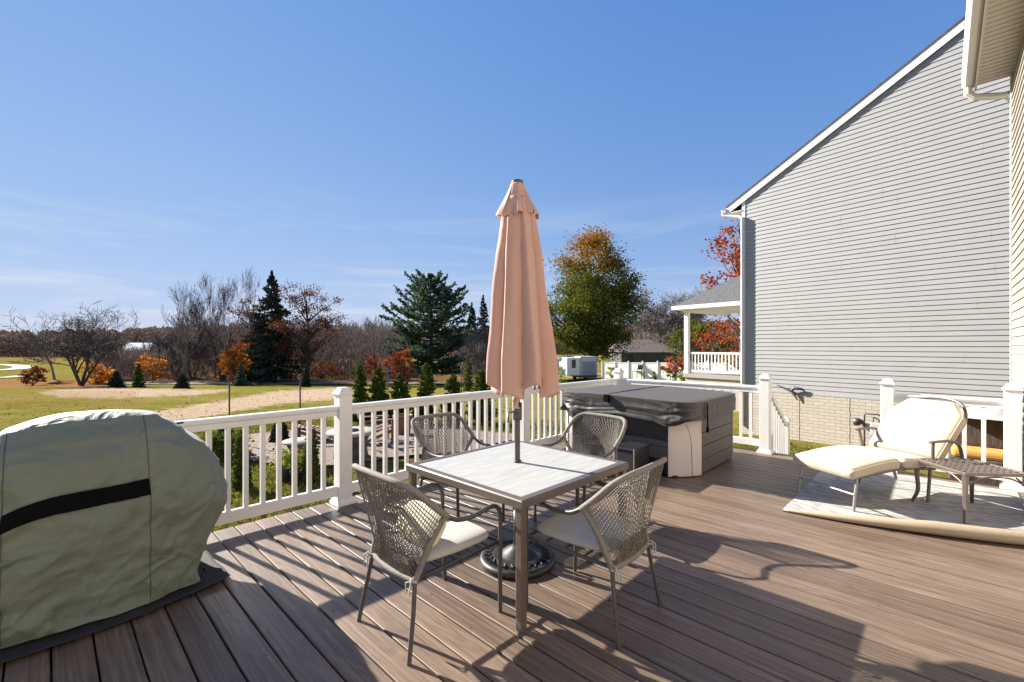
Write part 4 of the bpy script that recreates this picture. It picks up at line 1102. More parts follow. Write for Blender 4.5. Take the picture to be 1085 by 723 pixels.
for s in (-1, 1):
    y = s * .30
    b = MB(); b.tube(smooth_path([(-.02, y, .32), (.3, y, .345), (.6, y, .36), (1.0, y, .325)], 5), .013, 8); b.build('side_rail', M['metal_brown'], cz)
    b = MB(); b.tube(smooth_path([(.86, s * .345, .60), (.98, s * .355, .605), (1.12, s * .355, .60), (1.24, s * .35, .56), (1.31, s * .34, .45), (1.34, s * .33, .30), (1.42, s * .32, .02)], 6), .017, 8, flat=.8); ar = b.build('armrest', M['metal_brown'], cz)
    b = MB(); b.tube([(.90, s * .345, .59), (.92, s * .33, .45), (.90, s * .31, .33)], .014, 8); b.build('arm_post', M['metal_brown'], ar)
    b = MB(); b.tube([(.92, s * .31, .34), (.86, s * .325, .02)], .014, 8); b.build('leg', M['metal_brown'], cz)
    b = MB(); b.tube([(.02, s * .275, .30), (-.01, s * .28, .15), (-.03, s * .282, .012)], .0125, 8); b.build('leg', M['steel'], cz)
b = MB(); b.tube([(-.015, -.28, .16), (-.015, .28, .16)], .011, 8); b.tube([(-.0, -.30, .315), (-.0, .30, .315)], .012, 8); b.build('foot_crossbar', M['steel'], cz)
b = MB()
for k in range(15):
    x = .06 + k * .066; b.tube([(x, -.295, .33 + .03 * math.sin(x * 3)), (x, 0, .325 + .03 * math.sin(x * 3)), (x, .295, .33 + .03 * math.sin(x * 3))], .008, 5)
b.build('seat_slats', M['metal_dark'], cz)
b = MB(); q = [(1.0, -.29, .34), (1.26, -.30, .60), (1.44, -.30, .78), (1.555, -.20, .925), (1.59, 0, .965), (1.555, .20, .925), (1.44, .30, .78), (1.26, .30, .60), (1.0, .29, .34)]
b.tube(smooth_path(q, 6), .014, 8); b.tube([(1.44, -.30, .78), (1.44, .30, .78)], .009, 6); b.tube([(1.26, -.30, .60), (1.26, .30, .60)], .009, 6); b.build('back_frame', M['metal_brown'], cz)

# ---- side table
st_ = thing('side_table', 'small square bronze side table with lattice top beside the chaise', 'side table', (5.80, -.165, 0), R(40))
hs_ = .265; tz = .44
b = MB()
for k in range(4):
    a = k * math.pi / 2; Mx = Matrix.Rotation(a, 4, 'Z')
    bb = MB(); bb.cbox((-hs_, -hs_, tz - .028), (hs_ - .034, -hs_ + .032, tz), .005); b.add([Mx @ Vector(v) for v in bb.v], bb.f, False)
b.build('top_frame', M['metal_brown'], st_)
b = MB(); n = 9
L2 = hs_ - .033
for k in range(1, n):
    c = -L2 + 2 * L2 * k / n
    b.box((c, 0, tz - .008), (.019, 2 * L2, .009)); b.box((0, c, tz - .0068), (2 * L2, .019, .009))
b.build('lattice_top', M['metal_brown'], st_)
for sx in (-1, 1):
    for sy in (-1, 1):
        b = MB(); c = hs_ - .02
        pth = smooth_path([(sx * c, sy * c, tz - .03), (sx * (c + .004), sy * (c + .004), .30), (sx * (c - .002), sy * (c - .002), .14), (sx * (c + .028), sy * (c + .028), .016)], 5)
        b.tube(pth, [.024 - .010 * i / (len(pth) - 1) for i in range(len(pth))], 6, smooth=False); b.build('leg', M['metal_brown'], st_)
b = MB()
for k in range(4):
    a = k * math.pi / 2; Mx = Matrix.Rotation(a, 4, 'Z'); bb = MB(); bb.tube(smooth_path([(-hs_ + .04, -hs_ + .02, tz - .10), (-.1, -hs_ + .02, tz - .045), (.1, -hs_ + .02, tz - .045), (hs_ - .04, -hs_ + .02, tz - .10)], 4), .007, 5)
    b.add([Mx @ Vector(v) for v in bb.v], bb.f, True)
b.build('apron_brace', M['metal_brown'], st_)

# ---- rug with a rolled up near edge
b = MB()
RX1 = 6.98
def edge_x(s):     # world X of the rolled edge along s (0 at the left corner)
    return 4.70 + .15 * s ** 1.2 + .32 * s ** 2
def rugp(s, t, lift):
    """t in metres from the tip of the roll"""
    y = 1.07 - 1.62 * s
    r_ = .006 + .050 * min(1, s * 1.6) ** .8
    if s < .02: r_ = .006
    arc_ = r_ * math.pi * .93
    cx = edge_x(s) + r_
    if t < arc_:
        ph = math.pi * .93 * (1 - t / arc_)      # 0 bottom .. pi top
        x = cx - r_ * math.sin(ph) * 1.35; z = r_ * (1 - math.cos(ph)); n_ = (math.sin(ph), -math.cos(ph) * -1)
        nx, nz = math.sin(ph), math.cos(ph)
        return Vector((x + nx * lift, y, z + .004 + nz * lift))
    tt = (t - arc_)
    z = .004 + .010 * math.exp(-((tt - .3) / .15) ** 2) * noise.noise(Vector((tt * 4, s * 3, 2)))
    if s < .06: z += .006 * math.sin(tt * 9)
    return Vector((cx + tt, y, abs(z) + lift))
def ts(v):
    return .19 * (v / .3) if v < .3 else .19 + (2.15) * (v - .3) / .7
def clampx(p): p.x = min(p.x, RX1); return p
b.mi = 0; b.grid(lambda u, v: clampx(rugp(u, ts(v), .006)), 60, 70)
b.mi = 1; b.grid(lambda u, v: clampx(rugp(u, ts(v), .0)), 60, 70)
b.mi = 1
b.grid(lambda u, v: clampx(rugp(u, 0, .006 * v)), 60, 2); b.grid(lambda u, v: clampx(rugp(0, ts(u), .006 * v)), 80, 2)
rgo = b.build('outdoor_rug', [M['rug'], M['rug_back']]); tag(rgo, 'pale grey patterned outdoor rug with its near edge rolled up under the chaise', 'rug')

# ================================================================ BACK YARD OBJECTS
G0 = EYE - 2.22
def gz(px, d): p = at(px, d); return Vector((p.x, p.y, ground_h(p.x, p.y)))
# fire table
p = gz(372, 8.7)
ft = thing('fire_table', 'round fire table with white stone top on the gravel patio', 'fire table', p)
b = MB(); b.lathe([(0, .52), (.44, .52), (.46, .535), (.46, .57), (.44, .585), (.20, .585), (.17, .575), (0, .575)], n=40); b.build('tabletop', M['concrete'], ft)
b = MB(); b.lathe([(.0, 0), (.31, 0), (.34, .03), (.30, .2), (.30, .36), (.36, .518), (0, .518)], n=28); b.build('base', M['terracotta'], ft)
b = MB(); b.lathe([(0, .576), (.15, .58), (.13, .61), (0, .62)], n=20); b.build('burner_bowl', M['metal_dark'], ft)
# round bistro/planter table
p = gz(318, 8.2)
pt = thing('patio_table', 'small round patio table with pale top left of the fire table', 'table', p)
b = MB(); b.lathe([(0, .47), (.30, .47), (.31, .485), (.30, .50), (0, .50)], n=32); b.build('tabletop', M['concrete'], pt)
b = MB(); b.lathe([(0, 0), (.20, 0), (.22, .03), (.17, .15), (.17, .30), (.24, .468), (0, .468)], n=20); b.build('base', M['wood_brown'], pt)
# adirondack chairs
def adirondack(p, rz, lb, m):
    r_ = thing('adirondack_chair', lb, 'chair', p, rz, 'adirondack chairs round the fire table')
    b = MB()
    for k in range(6):
        x = -.225 + k * .09; h = .98 - .10 * (abs(k - 2.5) / 2.5) ** 2; 
        Mx = Matrix.Translation((x, -.22, .30)) @ Matrix.Rotation(R(22), 4, 'X')
        bb = MB(); bb.box2((-.039, -.01, 0), (.039, .01, h - .28)); b.add([Mx @ Vector(v) for v in bb.v], bb.f, False)
    b.build('backrest', m, r_)
    b = MB()
    for k in range(6): b.box((0, -.18 + k * .095, .30 + .018 * k), (.54, .08, .02))
    b.build('seat', m, r_)
    for s in (-1, 1):
        b = MB(); b.box((s * .33, .02, .57), (.11, .70, .022)); b.build('armrest', m, r_)
        b = MB(); b.box((s * .29, .33, .28), (.03, .09, .557)); b.build('leg', m, r_)
        b = MB(); b.tube([(s * .27, .36, .32), (s * .27, -.45, .03)], .035, 4, smooth=False); b.build('leg', m, r_)
    return r_
adirondack(gz(331, 10.6), R(20) + TH, 'brown slatted adirondack chair behind the small pale table', M['wood_brown'])
adirondack(gz(398, 10.4), R(-150) + TH, 'dark brown adirondack chair on the gravel right of the fire table', M['wood_brown'])
# pots
def pot(p, r_, h, lb, m, plant=None, name='planter'):
    o = thing(name, lb, 'planter', p)
    b = MB(); b.lathe([(0, 0), (r_ * .7, 0), (r_ * .95, h * .8), (r_ * 1.05, h * .86), (r_ * 1.05, h), (r_ * .92, h), (r_ * .88, h * .88), (0, h * .86)], n=24); b.build('pot', m, o)
    return o
# ================================================================ VEGETATION
def leaf_quads(c, size, rng, flat=0.0, aspect=1.0, down=0.0):
    """c (n,3) centres -> verts (4n,3), faces"""
    n = len(c); sz = size * rng.uniform(.6, 1.3, n)
    a = rng.normal(size=(n, 3)); a[:, 2] *= (1 - flat); a /= np.linalg.norm(a, axis=1)[:, None] + 1e-9
    r_ = rng.normal(size=(n, 3)); r_[:, 2] *= (1 - flat)
    b_ = np.cross(a, r_); 
    if flat > 0: b_[:, 2] *= .6
    b_ /= np.linalg.norm(b_, axis=1)[:, None] + 1e-9
    a2 = a * (sz * aspect / 2)[:, None]; b2 = b_ * (sz / 2)[:, None]
    v = np.empty((n, 4, 3)); v[:, 0] = c - a2; v[:, 1] = c + b2 * .8 - a2 * .1; v[:, 2] = c + a2; v[:, 3] = c - b2 * .8 + a2 * .1
    v[:, :, 2] -= down * sz[:, None] * np.array([0, .5, 1, .5])[None]
    f = np.arange(4 * n).reshape(n, 4)
    return v.reshape(-1, 3), f
LM = {
 'green_gold': leafmat('maple_leaves', [(.04, .055, .012), (.09, .11, .02), (.17, .165, .03), (.27, .20, .04)], .35, .28),
 'gold': leafmat('golden_leaves', [(.20, .12, .02), (.33, .17, .03), (.42, .20, .04)]),
 'brown': leafmat('oak_leaves', [(.07, .028, .018), (.15, .058, .032), (.25, .10, .05)], .3),
 'rust': leafmat('rust_leaves', [(.12, .04, .02), (.26, .09, .035), (.36, .15, .05)], .3),
 'red': leafmat('red_leaves', [(.22, .045, .02), (.42, .10, .035), (.52, .19, .05)], .35),
 'maroon': leafmat('maroon_leaves', [(.17, .035, .02), (.36, .085, .035), (.50, .15, .06)], .35),
 'orange': leafmat('orange_leaves', [(.30, .10, .015), (.52, .20, .03), (.60, .32, .06)], .35),
 'spruce': leafmat('spruce_needles', [(.022, .032, .022), (.045, .062, .042), (.08, .10, .065)], .15),
 'pine': leafmat('pine_needles', [(.035, .060, .038), (.08, .125, .075), (.15, .20, .12)], .3),
 'arbor': leafmat('arborvitae_leaves', [(.045, .065, .014), (.10, .13, .025), (.19, .22, .05)], .3),
 'lime': leafmat('young_leaves', [(.16, .20, .03), (.28, .32, .05), (.42, .40, .09)], .4),
 'twig': leafmat('twigs', [(.13, .105, .09), (.22, .18, .155), (.32, .27, .235)], .1),
 'wood': leafmat('wood_mass', [(.10, .075, .068), (.17, .125, .105), (.25, .155, .115), (.24, .19, .10)], .2, nscale=.06),
 'grass': leafmat('grass_blades', [(.07, .09, .015), (.15, .155, .03), (.36, .30, .09)], .3),
}
def limbs(b, rng, H, hub, targets, r0):
    for t in targets:
        t = Vector(t); s = hub(t); mid = s.lerp(t, .5) + Vector((rng.uniform(-.06, .06), rng.uniform(-.06, .06), rng.uniform(-.02, .10))) * (t - s).length
        pts = [s, s.lerp(mid, .6) + Vector((0, 0, .0)), mid, mid.lerp(t, .6), t]
        r_ = r0 * max(.25, min(.8, (t - s).length / H * 1.6)); b.tube(pts, [r_, r_ * .7, r_ * .5, r_ * .3, r_ * .12], 5, cap=False)
def tree(name, px, d, H, Wd, lm, label, cat='tree', group=None, base=.25, leaf=.22, n=9000, clumps=90, shape='round', bark='bark_black', seed=1, lean=0, ztop=None, off=(0, 0), colour2=None, gap=.0):
    rng = np.random.default_rng(seed); pr = random.Random(seed)
    p = gz(px, d) + Vector((off[0], off[1], 0))
    H = HH(H, p)
    r_ = thing(name, label, cat, p, group=group)
    z0, z1 = H * base, H; zc = (z0 + z1) / 2; hz = (z1 - z0) / 2; hr = Wd / 2
    cl = []
    k = 0
    while len(cl) < clumps and k < 20000:
        k += 1
        q = rng.uniform(-1, 1, 3); l_ = np.linalg.norm(q)
        if l_ > 1 or l_ < .25: continue
        t = (q[2] + 1) / 2
        if shape == 'round': lim_ = math.sqrt(max(0, 1 - q[2] ** 2)) if q[2] > 0 else 1 - .25 * q[2] ** 2
        elif shape == 'egg': lim_ = (1 - t) ** .55 * 1.15 if t > .25 else .95
        elif shape == 'dome': lim_ = min(1, (1 - t) ** .5 * 1.25) * (.8 + .2 * min(1, t * 4))
        elif shape == 'vase': lim_ = .35 + .75 * t if t < .75 else (1 - t) * 3.2
        else: lim_ = 1
        rad = math.hypot(q[0], q[1])
        if rad > lim_ or rad < .0: continue
        m_ = 1 + (.42 if shape == 'dome' else .25) * noise.noise(Vector((q[0] * 2.0 + seed, q[1] * 2.0, q[2] * 2.0)))
        cl.append((q[0] * hr * m_, q[1] * hr * m_, zc + q[2] * hz * (m_ * .5 + .5)))
    cl = np.array(cl)
    per = n // len(cl); cs_ = []
    for c in cl:
        s = hr * rng.uniform(.08, .19)
        m_ = int(per * rng.uniform(.5, 1.5) * (1 if rng.random() > gap else .15))
        cs_.append(c + rng.normal(size=(m_, 3)) * np.array([s, s, s * .6]))
    cs_ = np.concatenate(cs_); v, f = leaf_quads(cs_, leaf, rng)
    b = MB(); th_ = H * .62
    tr0 = max(.03, H * .020)
    def hub(t): 
        zz = min(th_ * .98, max(H * base * .7, t.z - (t.xy.length) * .75)); return Vector((lean * zz, 0, zz))
    tp = [Vector((lean * th_ * k / 8 + .02 * H * .2 * math.sin(k), .01 * H * math.sin(k * 1.3) * .3, -.15 + (th_ + .15) * k / 8)) for k in range(9)]
    b.tube(tp, [tr0 * (1.35 if k == 0 else 1 - .085 * k) for k in range(9)], 8)
    sel = cl[rng.permutation(len(cl))[:min(len(cl), 46)]]
    limbs(b, pr, H, hub, [tuple(c) for c in sel], tr0)
    b.build('trunk', M[bark], r_)
    if colour2:
        key, zf = colour2
        cc = v.reshape(-1, 4, 3)[:, 0]; msk = (cc[:, 2] + rng.normal(size=len(cc)) * H * .06) > zf * H
        for nm, mk, mm in (('crown', ~msk, lm), ('crown_top', msk, key)):
            vv = v.reshape(-1, 4, 3)[mk].reshape(-1, 3); npmesh(nm, vv, np.arange(len(vv)).reshape(-1, 4), LM[mm], r_)
    else: npmesh('crown', v, f, LM[lm], r_)
    return r_
def bare_tree(name, px, d, H, Wd, label, cat='bare tree', group=None, seed=1, stems=1, bark='bark_grey', twig=.02, forks=4, depth=5, up=.35, tufts=None, n_tuft=0, off=(0, 0)):
    pr = random.Random(seed); p = gz(px, d) + Vector((off[0], off[1], 0)); H = HH(H, p); r_ = thing(name, label, cat, p, group=group)
    b = MB(); tips = []
    sx_ = Wd / H
    def grow(pos, dr, ln, rad, lv):
        n_ = 4; pts = [pos]; rr_ = [rad]; q = pos.copy(); dd = dr.copy()
        for k in range(n_):
            dd = (dd + Vector((pr.gauss(0, .13), pr.gauss(0, .13), pr.gauss(0, .08) + (.05 if lv > 0 else 0) * up * 2))).normalized()
            q = q + dd * ln / n_; pts.append(q.copy()); rr_.append(max(twig * .5, rad * (1 - .55 * (k + 1) / n_)))
        b.tube(pts, rr_, 7 if lv < 1 else (4 if lv < 3 else 3), cap=False)
        if lv >= depth: tips.append(q.copy()); return
        if lv > depth - 2: tips.append(q.copy())
        nf = forks + (1 if lv < 2 else 0)
        for k in range(nf):
            t = .38 + .62 * (k + .5) / nf if lv > 0 else .30 + .70 * (k + .5) / nf
            i = min(n_ - 1, int(t * n_)); o_ = pts[i].lerp(pts[i + 1], t * n_ - i)
            az = pr.uniform(0, 2 * math.pi); sp = pr.uniform(.5, 1.0) * (.7 + .6 * sx_)
            side = Vector((math.cos(az), math.sin(az), 0)); side = (side - dd * side.dot(dd)).normalized()
            nd = (dd * 1.0 + side * sp + Vector((0, 0, up * .4))).normalized()
            grow(o_, nd, ln * pr.uniform(.55, .78), max(twig * .6, rr_[i] * .55), lv + 1)
    for s in range(stems):
        a = 2 * math.pi * s / stems + pr.random()
        dr = Vector((math.cos(a) * .45 * (stems > 1) * sx_, math.sin(a) * .45 * (stems > 1) * sx_, 1)).normalized()
        grow(Vector((0, 0, -.15)), dr, H * .42, H * .018 * (1.3 if stems == 1 else 1), 0)
    v = np.array(b.v); top = np.percentile(v[:, 2], 99); k = H / top; ws = np.percentile(np.hypot(v[:, 0], v[:, 1]), 97); kw = (Wd / 2) / ws
    v[:, 2] *= k; hgt = np.clip(v[:, 2] / (H * .3), 0, 1)[:, None]; v[:, :2] *= (1 + (kw - 1) * hgt)
    b.v = [tuple(q) for q in v]
    b.build('trunk', M[bark], r_)
    if tufts:
        rng = np.random.default_rng(seed); tp = np.array([tuple(t) for t in tips]); tp[:, 2] *= k; tp[:, :2] *= kw
        idx = rng.integers(0, len(tp), n_tuft); c = tp[idx] + rng.normal(size=(n_tuft, 3)) * H * .022
        vv, ff = leaf_quads(c, .20, rng); npmesh('crown', vv, ff, LM[tufts], r_)
    return r_
def conifer(name, px, d, H, Wd, lm, label, cat='tree', group=None, seed=1, n=9000, leaf=.3, base=.06, power=.9, droop=.25, bark='bark_black', whorl=26, arms=9, ragged=.15):
    rng = np.random.default_rng(seed); H = HH(H, gz(px, d)); r_ = thing(name, label, cat, gz(px, d), group=group)
    b = MB(); b.tube([(0, 0, -.1), (0, 0, H * .5), (0, 0, H * .97)], [H * .02, H * .012, H * .002], 7)
    C = []
    for i in range(whorl):
        t = i / (whorl - 1); z = H * (base + (1 - base) * t); R_ = Wd / 2 * (1 - t) ** power + .02 * H * (1 - t)
        na = max(4, int(arms * (1 - t * .55)))
        for k in range(na):
            a = rng.uniform(0, 2 * math.pi); L_ = R_ * rng.uniform(1 - ragged * 2.2, 1 + ragged * .6)
            m_ = int(n / (whorl * arms) * (.4 + L_ / (Wd / 2) * 1.4)) + 4
            s = rng.uniform(.12, 1, m_) ** .75
            x = s * L_; zz = z - droop * x * (1 - .35 * s) + rng.normal(size=m_) * .035 * Wd * .5
            wd = rng.normal(size=m_) * .16 * x + rng.normal(size=m_) * .02
            C.append(np.stack([np.cos(a) * x - np.sin(a) * wd, np.sin(a) * x + np.cos(a) * wd, zz], 1))
            if H > 5 and k % 2 == 0: b.tube([(0, 0, z), (math.cos(a) * L_ * .5, math.sin(a) * L_ * .5, z - droop * L_ * .45), (math.cos(a) * L_ * .9, math.sin(a) * L_ * .9, z - droop * L_ * .62)], [H * .005, H * .003, H * .001], 4, cap=False)
    C = np.concatenate(C); v, f = leaf_quads(C, leaf, rng, down=.25)
    b.build('trunk', M[bark], r_); npmesh('crown', v, f, LM[lm], r_)
    return r_
def pine(px, d, H, Wd, label, seed=5):
    """white pine: stacked horizontal plumes turning up at the tips"""
    rng = np.random.default_rng(seed); H = HH(H, gz(px, d)); r_ = thing('pine_tree', label, 'tree', gz(px, d))
    b = MB(); b.tube([(0, 0, -.2), (.1, 0, H * .5), (0, .1, H * .96)], [H * .026, H * .017, H * .003], 8)
    C = []
    for i in range(25):
        t = i / 24; z = H * (.10 + .86 * t)
        R_ = Wd / 2 * (math.sin(math.pi * (.20 + .80 * t)) ** .62 + .04)
        for k in range(int(9 - 3 * t)):
            a = rng.uniform(0, 2 * math.pi); L_ = R_ * rng.uniform(.55, 1.16); rise = rng.uniform(.02, .34) + .45 * t * t
            P = [Vector((math.cos(a) * L_ * s, math.sin(a) * L_ * s, z + rise * L_ * s ** 2)) for s in (0, .35, .7, 1)]
            b.tube([tuple(q) for q in P], [H * .008, H * .005, H * .003, H * .001], 4, cap=False)
            m_ = int(52 + 115 * L_ / (Wd / 2)); s = rng.uniform(.28, 1.03, m_) ** .8
            wd = rng.normal(size=m_) * .17 * L_ * (1.15 - s) + rng.normal(size=m_) * .16
            x = s * L_; zz = z + rise * L_ * s ** 2 + rng.normal(size=m_) * .14
            C.append(np.stack([np.cos(a) * x - np.sin(a) * wd, np.sin(a) * x + np.cos(a) * wd, zz], 1))
    C = np.concatenate(C); v, f = leaf_quads(C, .36, rng, flat=.35)
    b.build('trunk', M['bark_black'], r_); npmesh('crown', v, f, LM['pine'], r_)
    return r_

def hpx(ytop, d, px=None):
    """tree height so that its top is at photo row ytop for distance d"""
    return ('top', EYE - (ytop - 367) * d / F)
def HH(H, p): return H[1] - p.z if isinstance(H, tuple) else H

# --- big trees beyond the road
bare_tree('bare_tree', 86, 57, hpx(328, 57), 12.5, 'wide spreading bare tree alone on the lawn at far left', seed=11, stems=4, bark='bark_black', forks=3, depth=5, up=.30, twig=.028)
bare_tree('bare_tree', 194, 66, hpx(314, 66), 7, 'thin open bare tree with two pale leaders left of the tall grey tree', seed=21, stems=2, bark='bark_grey', forks=3, depth=4, up=.5, twig=.05)
bare_tree('bare_tree', 236, 68, hpx(288, 68), 11, 'tall dense grey bare tree left of the dark spruce', seed=31, stems=2, bark='bark_black', forks=3, depth=6, up=.6, twig=.03)
bare_tree('bare_tree', 216, 78, hpx(318, 78), 10, 'bare grey tree behind the tall grey tree', seed=33, stems=1, bark='bark_grey', forks=4, depth=4, up=.5, twig=.055)
tree('oak_tree', 266, 74, hpx(312, 74), 7, 'brown', 'russet leaved oak between the grey bare tree and the dark spruce', n=3500, clumps=60, leaf=.30, base=.2, seed=3, gap=.25)
conifer('spruce_tree', 288, 66, hpx(290, 66), 9.4, 'spruce', 'tall dark spruce with pointed top among brown oaks', seed=7, n=11000, leaf=.42, base=.08, droop=.35, power=.72, ragged=.22, whorl=30, arms=11)
tree('oak_tree', 326, 64, hpx(300, 64), 9.0, 'brown', 'broad brown leaved oak right of the dark spruce', n=7500, clumps=110, leaf=.24, base=.15, seed=5, gap=.2, shape='round')
tree('orange_tree', 247, 61, hpx(366, 61), 3.6, 'orange', 'small orange and yellow tree in front of the grey bare tree', n=3000, clumps=50, leaf=.24, base=.05, seed=9)
tree('red_tree', 262, 67, hpx(352, 67), 4.2, 'red', 'small red maple glowing behind the orange tree', n=1800, clumps=40, leaf=.26, base=.15, seed=10, gap=.3)
tree('red_tree', 340, 72, hpx(383, 72), 6.0, 'red', 'low red shrub under the brown oak', cat='shrub', n=1400, clumps=40, leaf=.25, base=.03, seed=12, gap=.3)
conifer('evergreen_shrub', 255, 55, hpx(386, 55), 1.7, 'pine', 'rounded pale green conifer in front of the orange tree', cat='shrub', seed=13, n=2600, leaf=.18, base=.03, power=.55, droop=.1)
for i, (px, d, yt, w_, lb) in enumerate([(123, 50, 394, 1.8, 'dark squat evergreen right of the spreading bare tree'), (147, 50, 386, 1.3, 'upright green cone evergreen on the lawn'), (193, 47, 396, 1.5, 'dark round evergreen beside the road edge'), (324, 52, 392, 1.1, 'narrow dark evergreen behind the tall garden pole')]):
    conifer('evergreen_shrub', px, d, hpx(yt, d), w_, 'spruce' if i != 1 else 'arbor', lb, cat='shrub', seed=40 + i, n=2200, leaf=.17, base=.03, power=.5, droop=.1, group='evergreens planted along the road')
tree('rust_shrub', 35, 58, hpx(388, 58), 2.4, 'rust', 'round rust brown bush left of the spreading bare tree', cat='shrub', n=1800, clumps=40, leaf=.2, base=.02, seed=15)
tree('gold_shrub', 102, 62, hpx(384, 62), 4.2, 'orange', 'yellow orange bush behind the spreading bare tree', cat='shrub', n=1800, clumps=40, leaf=.26, base=.02, seed=16, gap=.3)
tree('orange_tree', 162, 66, hpx(374, 66), 3.6, 'orange', 'small orange tree behind the roadside evergreens', n=1500, clumps=36, leaf=.26, base=.04, seed=17, gap=.3)
pine(456, 62, hpx(289, 62), 11.8, 'broad blue green white pine with layered branches')
conifer('spruce_tree', 500, 92, hpx(322, 92), 7, 'spruce', 'dark spruce just left of the umbrella', seed=19, n=5000, leaf=.45, base=.1, droop=.3, power=.8)
conifer('spruce_tree', 512, 96, hpx(314, 96), 7, 'spruce', 'taller dark spruce half behind the umbrella', seed=20, n=5000, leaf=.45, base=.1, droop=.3, power=.8)
tree('red_tree', 426, 54, hpx(370, 54), 3.0, 'red', 'small bright orange red maple in front of the white pine', n=3200, clumps=50, leaf=.17, base=.12, seed=22)
tree('red_tree', 399, 62, hpx(377, 62), 3.0, 'red', 'low red maple left of the brighter one', n=1500, clumps=36, leaf=.2, base=.2, seed=23, gap=.2)
conifer('evergreen_shrub', 496, 40, hpx(378, 40), 1.1, 'arbor', 'light green cone shrub at the left foot of the umbrella canopy', cat='shrub', seed=24, n=2600, leaf=.12, base=.03, power=.5, droop=.1)
tree('maple_tree', 629, 56, hpx(246, 56), 11.6, 'green_gold', 'large green maple turning orange at its top, right of the umbrella', n=52000, clumps=230, leaf=.24, base=.11, shape='dome', seed=26, colour2=('gold', .76))
bare_tree('bare_tree', 706, 82, hpx(311, 82), 15, 'wide pinkish bare tree above the distant brown roof', seed=51, stems=3, bark='bark_grey', forks=4, depth=5, up=.3, twig=.05, tufts='twig', n_tuft=2500)
bare_tree('bare_tree', 686, 95, hpx(338, 95), 12, 'lower bare tree between the green maple and the pinkish tree', seed=52, stems=2, bark='bark_grey', forks=4, depth=4, up=.3, twig=.06)
tree('red_tree', 786, 26, hpx(230, 26), 5.0, 'maroon', 'red leaved maple rising behind the porch roof', n=5200, clumps=90, leaf=.17, base=.12, seed=27, bark='bark_grey', gap=.35)
tree('tree', 745, 60, hpx(338, 60), 8, 'green_gold', 'olive green tree seen through the neighbouring porch', n=3000, clumps=60, leaf=.3, base=.1, seed=28)
bare_tree('bare_bush', 520, 58, hpx(346, 58), 7, 'grey leafless bush behind the umbrella canopy', cat='bush', seed=53, stems=4, bark='bark_grey', forks=4, depth=4, up=.4, twig=.04, tufts='twig', n_tuft=1200)
# bare trees of the middle wood
lbs = ['bare grey tree at the left edge of the low wood', 'thin bare tree in the low wood behind the white post', 'bare brown tree near the middle of the low wood', 'taller bare tree standing over the low wood', 'bare tree touching the white pine on its left side']
for i, (px, yt) in enumerate([(352, 352), (368, 341), (384, 350), (398, 338), (413, 346)]):
    bare_tree('bare_tree', px, 92 + 4 * (i % 2), hpx(yt, 94), 8, lbs[i], seed=60 + i, stems=1 + i % 2, bark='bark_grey', forks=4, depth=4, up=.45, twig=.07, tufts='twig', n_tuft=900, group='bare trees of the low wood')
lbs = ['bare dark tree left of the spreading tree', 'bare tree between spreading tree and barn roof', 'slim bare tree right of the barn roof', 'bare tree under the tall grey tree', 'crooked bare tree close to the orange tree', 'bare tree with low forks beside the road evergreens']
for i, (px, yt) in enumerate([(58, 352), (118, 352), (172, 350), (205, 346), (228, 352), (186, 356)]):
    bare_tree('bare_tree', px, 70 + 3 * (i % 3), hpx(yt, 72), 6.5, lbs[i], seed=80 + i, stems=1 + i % 2, bark='bark_black' if i % 2 else 'bark_grey', forks=4, depth=4, up=.45, twig=.05, group='bare trees along the far side of the road')
# far off woods as masses
def mass(name, spans, d0, d1, n, lm, leaf, seed, label, asp=1.0):
    rng = np.random.default_rng(seed); out_ = []
    for px0, px1, y0, y1 in spans:
        m_ = int(n * (px1 - px0) / 100)
        px = rng.uniform(px0, px1, m_); d = rng.uniform(d0, d1, m_)
        topv = y0 + (y1 - y0) * (px - px0) / (px1 - px0)
        bump_ = np.array([noise.noise(Vector((q * .09, 0, seed))) * 5 + noise.noise(Vector((q * .35, 3, seed))) * 3 for q in px])
        topv = topv + bump_
        lat = (px - 542.5) / F * d
        gzv = np.array([ground_h(dd * CT + ll * ST, dd * ST - ll * CT) for dd, ll in zip(d, lat)]) - 1.0
        ztop = EYE - (topv - 367) * d / F
        t = rng.uniform(0, 1, m_) ** .8
        z = gzv + t * (ztop - gzv)
        out_.append(np.stack([d * CT + lat * ST, d * ST - lat * CT, z], 1))
    c = np.concatenate(out_)
    if asp == 1: v, f = leaf_quads(c, leaf, rng)
    else:
        m_ = len(c); up_ = rng.normal(size=(m_, 3)) * .35 + np.array([0, 0, 1]); up_ *= (leaf * asp * rng.uniform(.4, 1, m_))[:, None]; an = rng.uniform(0, np.pi, m_)
        sd0 = np.stack([np.cos(an), np.sin(an), 0 * an], 1) * leaf / 2
        v = np.stack([c - sd0, c + sd0, c + up_ + sd0 * .2, c + up_ - sd0 * .2], 1).reshape(-1, 3); f = np.arange(4 * m_).reshape(-1, 4)
    o = npmesh(name, v, f, LM[lm]); tag(o, label, 'woods', kind='stuff')
    return o
mass('far_woods', [(-160, 0, 350, 352), (0, 40, 351, 353), (40, 130, 351, 350), (130, 200, 349, 346), (200, 360, 345, 350), (360, 470, 350, 350), (470, 620, 350, 352), (620, 800, 345, 340)], 215, 300, 14000, 'wood', 1.15, 2, 'brown autumn woods along the horizon')
mass('thicket', [(96, 200, 375, 372), (200, 350, 346, 344), (350, 425, 350, 346), (480, 560, 366, 366)], 68, 104, 9000, 'twig', .10, 4, 'brushy grey brown thicket under the roadside trees', asp=14)
mass('dark_undergrowth', [(100, 200, 378, 374), (200, 345, 358, 356), (345, 430, 366, 362), (480, 580, 372, 372)], 74, 104, 3600, 'wood', .40, 6, 'dark brown brushwood behind the roadside trees')
